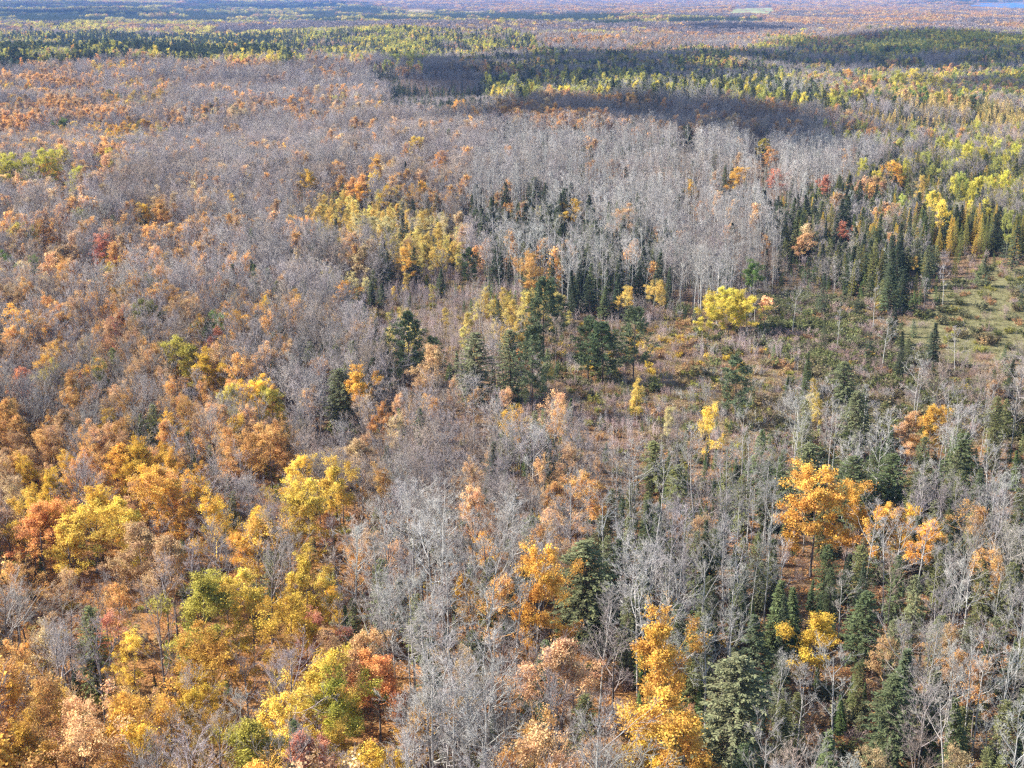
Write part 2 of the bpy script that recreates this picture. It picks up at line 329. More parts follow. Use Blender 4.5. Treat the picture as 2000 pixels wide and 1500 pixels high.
def mk_sapling(s):
    rg = np.random.RandomState(s); parts = []
    n = 6; st = MB(); a = rg.rand(n)*6.28; q = 1.3*np.sqrt(rg.rand(n)); S = np.stack([np.cos(a)*q, np.sin(a)*q, np.full(n, -.1)], 1)
    L = 4.4*(.6+.6*rg.rand(n)); P, Dd = grow(rg, S, np.array([[0, 0, 1.]])+rg.randn(n, 3)*.08, L, 5, .05, .05); st.tubes(P, taper(np.full(n, .03), 6, .3), 3, 0, rg.rand(n))
    i2, S2, d2, L2, R2 = spawn(rg, P, Dd, L, np.full(n, .03), 16, .3, 1., 35, 8, .26, .5); P2, D2 = grow(rg, S2, d2, L2, 2, .1, .12); st.tubes(P2, taper(np.full(len(S2), .011), 3, .5), 3, 0, rg.rand(len(S2)))
    i3, S3, d3, L3, R3 = spawn(rg, P2, D2, L2, np.full(len(S2), .01), 3, .2, 1., 35, 8, .6, .5); st.spikes(S3, S3+d3*np.maximum(L3, .2)[:, None], .008, 0, rg.rand(len(S3)))
    return st
single('sapling', 5, mk_sapling, [tw], 940)
single('tuft', 4, lambda s: tuft(s, 70, .5, .7), [M['grass']], 960)

# ------------------------------------------------------------------ looks: kind of tree, colours, height range, width range, plain name, wording
LOOK = dict(
    BM=('bare_maple', [('grey', (.285, .25, .218)), ('lavender-grey', (.26, .226, .212)), ('brownish grey', (.28, .222, .176))], (11, 17), (.85, 1.2), 'bare_maple_tree', 'leafless maple with spreading twigs', 300),
    BA=('bare_aspen', [('pale grey', (.29, .27, .245)), ('silvery', (.335, .312, .284)), ('greyish tan', (.27, .24, .21))], (10, 19.5), (.8, 1.4), 'bare_aspen_tree', 'leafless aspen with slim upright trunk', 300),
    OM=('leafy_maple', [('peach', (.64, .40, .195)), ('orange', (.64, .37, .13)), ('russet', (.50, .32, .165)), ('tan', (.54, .40, .21))], (9, 15), (.8, 1.15), 'orange_maple_tree', 'half-leafed maple', 300),
    GM=('leafy_maple', [('golden', (.70, .45, .075)), ('amber', (.69, .40, .085)), ('yellow', (.72, .51, .10))], (9, 15), (.85, 1.2), 'golden_maple_tree', 'full-crowned maple', 300),
    RM=('leafy_maple', [('flame red', (.70, .33, .12)), ('coral', (.68, .30, .18))], (8, 13), (.8, 1.1), 'red_maple_tree', 'maple', 200),
    OL=('leafy_maple', [('olive', (.28, .26, .075)), ('dull ochre', (.46, .38, .08)), ('green', (.18, .25, .07))], (9, 15), (.85, 1.2), 'olive_maple_tree', 'still-green maple', 200),
    YA=('leafy_aspen', [('yellow', (.66, .54, .17)), ('golden yellow', (.66, .47, .13)), ('pale yellow', (.64, .55, .25))], (6, 10), (.9, 1.3), 'yellow_aspen_tree', 'young aspen with pale stem', 300),
    YG=('leafy_maple', [('lime yellow', (.54, .48, .085)), ('yellow-green', (.42, .41, .11)), ('lemon', (.68, .55, .10))], (11, 17), (.6, .95), 'lime_poplar_tree', 'tall poplar with rounded leafy crown', 200),
    SP=('spruce', [('dark green', (.088, .105, .056)), ('blackish green', (.062, .078, .045)), ('mid green', (.12, .145, .06))], (6, 16), (.8, 1.6), 'spruce_tree', 'narrow pointed spruce', 300),
    FI=('spruce', [('bright green', (.12, .165, .055)), ('dark green', (.08, .11, .05))], (2.5, 6), (.9, 1.4), 'young_fir_tree', 'small young fir', 250),
    PI=('pine', [('blue-green', (.14, .165, .085)), ('deep green', (.10, .125, .06))], (11, 16), (.8, 1.1), 'pine_tree', 'open-branched pine', 100),
    CE=('hemlock', [('grey-green', (.175, .185, .09)), ('olive green', (.185, .19, .075)), ('deep green', (.11, .135, .06))], (8, 14), (.75, 1.1), 'hemlock_tree', 'dense soft-needled hemlock', 250),
    LA=('larch', [('yellow-green', (.34, .30, .08)), ('lime green', (.24, .245, .075)), ('gold', (.60, .42, .09))], (9, 15), (.8, 1.15), 'larch_tree', 'feathery pointed larch', 250),
    LG=('larch', [('pale gold', (.64, .50, .19)), ('straw gold', (.60, .46, .20))], (8, 16), (.9, 1.5), 'golden_larch_tree', 'feathery larch in autumn needles', 100),
    SH=('bare_shrub', [('brown', (.26, .195, .155)), ('pinkish brown', (.30, .215, .19)), ('grey', (.29, .265, .235))], (1.3, 3.0), (.9, 1.3), 'bare_shrub', 'leafless many-stemmed shrub', 300),
    SG=('leafy_shrub', [('grey-olive', (.17, .165, .085)), ('olive', (.15, .155, .06)), ('brownish olive', (.20, .165, .085))], (1.3, 3.0), (.9, 1.5), 'olive_shrub', 'rounded leafy shrub', 250),
    SL=('leafy_shrub', [('yellow', (.50, .36, .06)), ('rust', (.36, .215, .10)), ('yellow-green', (.30, .28, .07)), ('tan', (.38, .26, .12))], (.8, 2.0), (.9, 1.4), 'autumn_shrub', 'low rounded leafy shrub', 300),
    SA=('sapling', [('pinkish grey', (.36, .29, .265)), ('grey', (.34, .31, .28))], (3, 5.5), (.9, 1.2), 'sapling_clump', 'clump of thin bare saplings', 300),
)
BASE_H = dict(bare_maple=15, bare_aspen=17, leafy_maple=14, leafy_aspen=12, spruce=12, hemlock=15, pine=14, larch=13, bare_shrub=1.9, leafy_shrub=1.5, sapling=4.6, tuft=.5)
# zones, painted in order; (name, outline of the canopy in the photograph, mix, share of places that carry a tree, wording, understorey mix, understorey share)
US_WOOD = dict(SH=.45, SA=.2, FI=.1, SL=.15, SG=.1)
ZONES = [
 ('wood', None, dict(BM=.7, OM=.15, SP=.08, CE=.05, GM=.02), .8, 'in the mixed wood', US_WOOD, .4),
 ('gold', [(-400, 870), (330, 840), (560, 890), (705, 990), (640, 1180), (780, 1290), (860, 2000), (-400, 2000)], dict(OM=.34, GM=.27, BM=.34, OL=.015, RM=.01, CE=.025), .6, 'in the golden maple stand', dict(SL=.5, SH=.3, OM=.05, GM=.1, FI=.05), .45),
 ('russet', [(-400, 420), (250, 400), (420, 450), (480, 600), (460, 760), (560, 890), (330, 840), (-400, 870)], dict(OM=.36, BM=.55, GM=.03, RM=.015, CE=.03, OL=.015), .72, 'on the russet hardwood slope', dict(SL=.3, SH=.4, GM=.06, FI=.04, SA=.2), .4),
 ('lavender', [(-400, 340), (250, 325), (450, 250), (1000, 225), (960, 330), (620, 390), (560, 560), (620, 640), (480, 600), (420, 450), (250, 400), (-400, 420)], dict(BM=.82, OM=.13, SP=.03, GM=.01, CE=.01), .76, 'in the leafless hardwood stand', US_WOOD, .3),
 ('centre_grey', [(480, 450), (570, 470), (640, 560), (760, 650), (780, 760), (900, 780), (1000, 860), (1090, 1000), (705, 990), (560, 890), (460, 760)], dict(BM=.70, OM=.10, CE=.09, SP=.09, GM=.02), .80, 'in the grey wood by the pines', US_WOOD, .55),
 ('hill_orange', [(-400, 125), (200, 118), (330, 130), (340, 250), (250, 325), (-400, 340)], dict(OM=.40, BM=.51, GM=.07, OL=.01, SP=.01), .86, 'on the orange hilltop', US_WOOD, .1),
 ('hill_grey', [(330, 130), (500, 112), (700, 130), (770, 250), (450, 250), (250, 325), (340, 250)], dict(BM=.80, OM=.15, SP=.05), .86, 'on the grey hilltop', US_WOOD, .1),
 ('band_left', [(-400, 62), (540, 66), (560, 118), (200, 118), (-400, 125)], dict(SP=.46, PI=.06, YG=.30, GM=.04, BM=.10, OM=.04), 1., 'in the dark forest belt', {}, 0),
 ('band_lime', [(520, 58), (1010, 62), (1020, 100), (700, 112), (540, 112)], dict(YG=.46, SP=.38, BM=.12, OM=.04), 1., 'in the lime poplar belt', {}, 0),
 ('band_grey', [(540, 108), (700, 108), (900, 118), (780, 150), (700, 130)], dict(BM=.7, OM=.15, SP=.1, YG=.05), 1., 'in the far grey wood', {}, 0),
 ('bog', [(700, 130), (850, 120), (1020, 135), (1020, 185), (960, 200), (780, 210), (720, 175)], dict(SP=.30, BA=.15, BM=.50, SH=.05), .75, 'in the swamp', US_WOOD, .4),
 ('band_dark', [(850, 100), (1020, 85), (1060, 90), (1500, 95), (2400, 85), (2400, 145), (1500, 150), (1150, 150), (1020, 140)], dict(BM=.40, OL=.26, SP=.20, OM=.10, YG=.04), 1., 'in the cloud-shaded wood', {}, 0),
 ('band_olive', [(1750, 60), (2400, 58), (2400, 95), (1500, 95), (1500, 75)], dict(YG=.35, OL=.4, SP=.15, OM=.1), 1., 'in the olive forest belt', {}, 0),
 ('mid_lit', [(960, 150), (1200, 140), (1560, 150), (1700, 170), (1640, 230), (1450, 200), (1060, 182), (1000, 200)], dict(BA=.20, SP=.40, YG=.20, LA=.12, BM=.08), .95, 'in the sunlit spruce belt', {}, 0),
 ('right_mix', [(1560, 145), (1900, 140), (2400, 140), (2400, 200), (1640, 195)], dict(BM=.3, OM=.2, OL=.25, YG=.1, SP=.15), .95, 'in the mottled wood', {}, 0),
 ('ridge', [(940, 215), (1050, 180), (1500, 190), (1660, 215), (1720, 290), (1400, 262), (1000, 245)], dict(BM=.70, OM=.18, SP=.12), .95, 'on the cloud-shaded ridge', US_WOOD, .2),
 ('ridge_orange', [(970, 215), (1050, 182), (1190, 188), (1200, 245), (1000, 240)], dict(BM=.40, OM=.58, SP=.02), .95, 'on the cloud-shaded ridge', US_WOOD, .2),
 ('larches', [(1660, 190), (2400, 185), (2400, 300), (1850, 275), (1700, 255)], dict(LG=.62, SP=.16, LA=.14, BM=.08), .9, 'in the pale larch plantation', {}, 0),
 ('right_gap', [(1580, 225), (1720, 235), (2400, 260), (2400, 340), (1700, 350)], dict(SP=.36, LA=.26, BM=.26, YG=.06, OM=.06), .95, 'between the larches and the meadow spruces', {}, 0),
 ('aspens', [(900, 330), (1000, 240), (1400, 258), (1720, 285), (1700, 340), (1560, 440), (1590, 560), (1300, 575), (1100, 480), (900, 420)], dict(BA=.80, SP=.045, BM=.135, OM=.012, CE=.008), .82, 'in the tall grey aspen wood', dict(SA=.7, FI=.2, SH=.1), .45),
 ('mid_spruce', [(920, 400), (1100, 370), (1300, 440), (1320, 545), (1180, 565), (960, 500)], dict(BA=.48, SP=.34, CE=.13, OM=.04, YA=.01), .9, 'where spruces meet the aspens', dict(FI=.4, SA=.4, SG=.2), .45),
 ('upper_edge', [(560, 390), (700, 330), (900, 330), (920, 420), (700, 380)], dict(BM=.5, OM=.2, SP=.22, GM=.04, CE=.04), .85, 'over the yellow thicket', US_WOOD, .4),
 ('conifers', [(1490, 400), (1700, 330), (2400, 270), (2400, 470), (1880, 490), (1790, 560), (1760, 610), (1600, 560)], dict(SP=.34, LA=.22, BM=.19, BA=.06, CE=.16, OM=.03), .95, 'in the spruce wood by the meadow', dict(FI=.6, SG=.4), .4),
 ('lime_larch', [(1690, 330), (1780, 290), (2400, 270), (2400, 450), (1880, 470), (1800, 430)], dict(LA=.52, SP=.34, YG=.06, BM=.08), .95, 'in the lime larch stand', {}, 0),
 ('yellow', [(545, 390), (660, 355), (880, 390), (915, 440), (890, 490), (740, 475), (610, 455)], dict(YA=.68, SA=.20, SP=.05, BM=.07), .72, 'in the yellow aspen thicket', dict(SA=.35, SL=.4, FI=.1, YA=.15), .6),
 ('regrowth', [(620, 480), (760, 500), (930, 480), (1160, 555), (1320, 560), (1320, 640), (1050, 650), (900, 690), (760, 660), (660, 560)], dict(SA=.56, YA=.13, SH=.15, SL=.08, FI=.08), .62, 'in the sapling regrowth', dict(SA=.5, SH=.2, SL=.26, FI=.04), .75),
 ('yellow_strip', [(930, 530), (1100, 535), (1290, 520), (1310, 580), (1100, 605), (940, 595)], dict(YA=.62, SA=.28, SP=.04, BA=.06), .62, 'in the pale yellow strip behind the pines', dict(SA=.5, SL=.4, FI=.1), .6),
 ('thicket', [(1470, 575), (1560, 560), (1680, 600), (1780, 660), (1870, 740), (1640, 760), (1500, 680)], dict(SG=.52, SH=.36, BA=.03, SP=.025, SL=.045, CE=.02), .9, 'in the thicket beside the meadow', dict(SG=.5, SH=.4, SL=.1), .9),
 ('lowland', [(1250, 860), (1450, 790), (1600, 745), (1870, 740), (2400, 720), (2400, 860), (1500, 860)], dict(BA=.42, CE=.14, SG=.18, SH=.2, SP=.06), .62, 'in the scrub below the meadow', dict(SG=.45, SH=.4, SL=.1, FI=.05), .75),
 ('lower_right', [(1190, 880), (1500, 850), (2400, 850), (2400, 2000), (1400, 2000), (1280, 1300), (1130, 1010)], dict(BA=.38, CE=.33, SP=.12, BM=.13, OM=.03, GM=.01), .74, 'in the hemlock and aspen wood', dict(FI=.42, CE=.10, SH=.22, SL=.14, SA=.06, SG=.06), .42),
 ('lower_mid', [(705, 990), (1100, 990), (1280, 1300), (1400, 2000), (860, 2000), (780, 1290), (640, 1180)], dict(BA=.52, BM=.24, OM=.11, CE=.10, SP=.02, GM=.01), .68, 'in the grey and orange wood', dict(SL=.35, SH=.4, FI=.15, SA=.1), .5),
 ('meadow', [(1740, 665), (1790, 625), (1810, 575), (1890, 525), (2400, 530), (2400, 700), (1950, 715), (1860, 708)], dict(SG=.5, FI=.16, SL=.2, SH=.14), .13, 'in the green meadow', dict(SL=.35, SG=.45, SH=.2), .16),
 ('sapling_strip', [(1360, 640), (1440, 640), (1560, 685), (1600, 740), (1500, 750), (1370, 700)], dict(YA=.5, SA=.36, SL=.14), .55, 'in the yellow sapling strip', dict(SA=.4, SL=.5, SG=.1), .6),
 ('clearing', [(1050, 680), (1130, 650), (1320, 625), (1400, 655), (1540, 700), (1560, 740), (1430, 790), (1250, 835), (1130, 830), (1070, 770)], dict(SL=.38, SH=.30, SA=.26, FI=.03, YA=.03), .42, 'in the rusty clearing', dict(SL=.46, SH=.34, SG=.12, SA=.08), .62),
]
ZN = [z[0] for z in ZONES]
HF = {'band_left': dict(SP=1.45, PI=1.3), 'band_lime': dict(SP=1.4), 'band_dark': dict(SP=1.3), 'mid_lit': dict(SP=1.3), 'bog': dict(SP=.9, BA=.6, BM=.6), 'conifers': dict(SP=1.1, BM=.85, BA=.85), 'mid_spruce': dict(SP=1.1), 'yellow': dict(YA=1.1)}
def zone_of(px, py, x, y):
    a = px+((vnoise(x, y, 24, 3)-.5)*70+(vnoise(x, y, 5, 13)-.5)*46)*np.clip(py/600, .3, 1.2); b = py+((vnoise(x, y, 24, 4)-.5)*34+(vnoise(x, y, 5, 14)-.5)*30)*np.clip(py/600, .16, 1.2)
    fr = np.clip((np.hypot(x, y)-700)/500, 0, 1); a = a+fr*(vnoise(x, y, 120, 15)-.5)*110; b = b+fr*(vnoise(x, y, 90, 16)-.5)*22
    zi = np.zeros(px.shape, int)
    for i, z in enumerate(ZONES):
        if z[1] is not None: zi[inside(a, b, z[1])] = i
    return zi

# ------------------------------------------------------------------ ground, water, fields
def tag(o, label=None, cat=None, group=None, kind=None):
    for k, v in (('label', label), ('category', cat), ('group', group), ('kind', kind)):
        if v: o[k] = v
    return o
def link(name, data, parent=None):
    o = bpy.data.objects.new(name, data); COL.objects.link(o); o.parent = parent; return o
ang = np.concatenate([np.radians(np.arange(-28, 28.01, .2)), np.radians(np.arange(32, 330, 6.))])
rad = np.concatenate([[12.], 24*1.0118**np.arange(0, 600)]); rad = rad[rad < 26000]
RR, AA = np.meshgrid(rad, ang, indexing='ij'); GX, GY = RR*np.sin(AA), RR*np.cos(AA); GZ = ground_z(GX, GY)
nr, na = GX.shape
gm = MB(); idx = np.arange(nr*na).reshape(nr, na); nx = np.roll(idx, -1, axis=1)
f = np.stack([idx[:-1], idx[1:], nx[1:], nx[:-1]], -1).reshape(-1, 4)
gm.add(np.stack([GX, GY, GZ], -1).reshape(-1, 3), f)
cz = len(GX.ravel()); gm.V.append(np.array([[0, 0, 0.]], np.float32)); gm.lv.append(np.array([.5], np.float32)); gm.n += 1
gm.F3.append(np.stack([np.full(na, cz), idx[0], nx[0]], -1)); gm.m3.append(np.zeros(na, np.int32))
mat, n, out = new_mat('forest_floor'); L = n.links.new
geo = N(n, 'ShaderNodeNewGeometry')
def noise(scale, detail=5, rough=.6):
    z = N(n, 'ShaderNodeTexNoise'); z.inputs['Scale'].default_value = scale; z.inputs['Detail'].default_value = detail; z.inputs['Roughness'].default_value = rough
    L(geo.outputs['Position'], z.inputs['Vector']); return z.outputs[0]
def ramp(src, cols):
    r = N(n, 'ShaderNodeValToRGB'); e = r.color_ramp.elements
    while len(e) < len(cols): e.new(.5)
    for q, (p, c) in zip(e, cols): q.position = p; q.color = (*c, 1)
    L(src, r.inputs[0]); return r.outputs[0]
def mix(fac, a, b):
    m = N(n, 'ShaderNodeMix', data_type='RGBA'); L(fac, m.inputs[0]); L(a, m.inputs[6]); L(b, m.inputs[7]); return m.outputs[2]
fine = noise(3.2, 6, .75); mid_ = noise(.35, 4)
wood = ramp(fine, [(.3, (.07, .05, .035)), (.5, (.20, .125, .07)), (.68, (.33, .21, .12))])
gold = ramp(fine, [(.3, (.11, .055, .025)), (.5, (.34, .165, .055)), (.68, (.52, .29, .11))])
mead = ramp(fine, [(.3, (.075, .07, .03)), (.5, (.165, .15, .07)), (.68, (.27, .24, .13))])
rust = ramp(fine, [(.3, (.10, .07, .04)), (.5, (.22, .165, .085)), (.68, (.36, .28, .16))])
ga = N(n, 'ShaderNodeAttribute', attribute_type='GEOMETRY', attribute_name='gmask'); sp = N(n, 'ShaderNodeSeparateColor'); L(ga.outputs['Color'], sp.inputs[0])
c = mix(sp.outputs[0], wood, gold); c = mix(sp.outputs[2], c, rust); c = mix(sp.outputs[1], c, mead)
hs = N(n, 'ShaderNodeHueSaturation'); mr = N(n, 'ShaderNodeMapRange'); mr.inputs[1].default_value = .3; mr.inputs[2].default_value = .7; mr.inputs[3].default_value = .7; mr.inputs[4].default_value = 1.25
L(mid_, mr.inputs[0]); L(mr.outputs[0], hs.inputs['Value']); L(c, hs.inputs['Color'])
bp = N(n, 'ShaderNodeBump'); bp.inputs['Strength'].default_value = .8; bp.inputs['Distance'].default_value = .25; L(noise(2.2, 5, .7), bp.inputs['Height'])
df = N(n, 'ShaderNodeBsdfDiffuse'); L(hs.outputs[0], df.inputs[0]); L(bp.outputs[0], df.inputs['Normal']); L(df.outputs[0], out.inputs[0])
gme = gm.mesh('ground', [mat]); gme.polygons.foreach_set('use_smooth', np.ones(len(gme.polygons), bool))
gx, gy, gz = np.append(GX.ravel(), 0), np.append(GY.ravel(), 0), np.append(GZ.ravel(), 0)
ppx, ppy, dep = project(gx, gy, gz); ppx = np.clip(ppx, -390, 2390); ppy = np.clip(ppy, 3, 1990); zi = zone_of(ppx, ppy, gx, gy); ok = dep > 1
nm_ = np.array(ZN)[zi]
gmask = np.zeros((len(gx), 4), np.float32); gmask[:, 3] = 1
gmask[:, 0] = (np.isin(nm_, ['gold', 'russet', 'hill_orange', 'lower_mid'])*.85)*ok
gmask[:, 1] = np.isin(nm_, ['meadow'])*ok
gmask[:, 2] = (np.isin(nm_, ['clearing', 'regrowth', 'yellow', 'thicket', 'lowland']))*ok
a = gme.attributes.new('gmask', 'FLOAT_COLOR', 'POINT'); a.data.foreach_set('color', gmask.ravel())
ground = tag(link('ground', gme), kind='structure')
def flat_sheet(name, pts, mat, dz, kind='structure', nn=14):
    """irregular sheet following the ground"""
    b = MB(); P = np.array([unproject(px, py) for px, py in pts]); c = P.mean(0)
    k = len(P); fine_p = np.concatenate([P[i]*(1-t)+P[(i+1) % k]*t for i in range(k) for t in (np.arange(6)/6)[:, None, None]]).reshape(-1, 2)
    rings = [c+(fine_p-c)*s for s in np.linspace(.08, 1, nn)]; V = np.concatenate(rings); z = ground_z(V[:, 0], V[:, 1])+dz
    m = len(fine_p); ii = np.arange(nn*m).reshape(nn, m); jj = np.roll(ii, -1, 1)
    b.add(np.c_[V, z], np.stack([ii[:-1], ii[1:], jj[1:], jj[:-1]], -1).reshape(-1, 4)); b.V.append(np.array([[c[0], c[1], float(ground_z(*c))+dz]], np.float32)); b.lv.append(np.array([.5], np.float32)); b.n += 1
    b.F3.append(np.stack([np.full(m, nn*m), ii[0], jj[0]], -1)); b.m3.append(np.zeros(m, np.int32))
    return tag(link(name, b.mesh(name, [mat])), kind=kind)
def plain(name, c, rough=1., spec=0., scale=.02, var=.25):
    m, n, out = new_mat(name); L = n.links.new; ge = N(n, 'ShaderNodeNewGeometry'); z = N(n, 'ShaderNodeTexNoise'); z.inputs['Scale'].default_value = scale; z.inputs['Detail'].default_value = 5
    L(ge.outputs['Position'], z.inputs['Vector']); r = N(n, 'ShaderNodeValToRGB'); r.color_ramp.elements[0].position = .35; r.color_ramp.elements[1].position = .65
    r.color_ramp.elements[0].color = (*[v*(1-var) for v in c], 1); r.color_ramp.elements[1].color = (*[min(1, v*(1+var)) for v in c], 1)
    L(z.outputs[0], r.inputs[0]); p = N(n, 'ShaderNodeBsdfPrincipled'); p.inputs['Roughness'].default_value = rough; p.inputs['Specular IOR Level'].default_value = spec
    L(r.outputs[0], p.inputs['Base Color']); L(p.outputs[0], out.inputs[0]); return m
FIELD_PX = [[(1385, 25.5), (1440, 17), (1500, 16), (1525, 19), (1500, 27)], [(290, 13.5), (330, 11), (420, 10.5), (430, 12.5)], [(770, 24), (800, 18.5), (840, 19), (855, 24)], [(870, 24), (930, 19.5), (960, 20), (930, 25)]]
FIELD_C = [(.22, .23, .11), (.36, .28, .14), (.36, .27, .13), (.36, .28, .15)]
for pp, cc in zip(FIELD_PX, FIELD_C): flat_sheet('field', pp, plain('field_grass', cc), .6)
LAKE_PX = [(1885, 15), (1905, 6.5), (2150, 4), (2300, 9), (2250, 14), (2000, 16.5)]
wm = plain('lake_water', (.03, .10, .24), .5, .15); flat_sheet('lake', LAKE_PX, wm, .8)

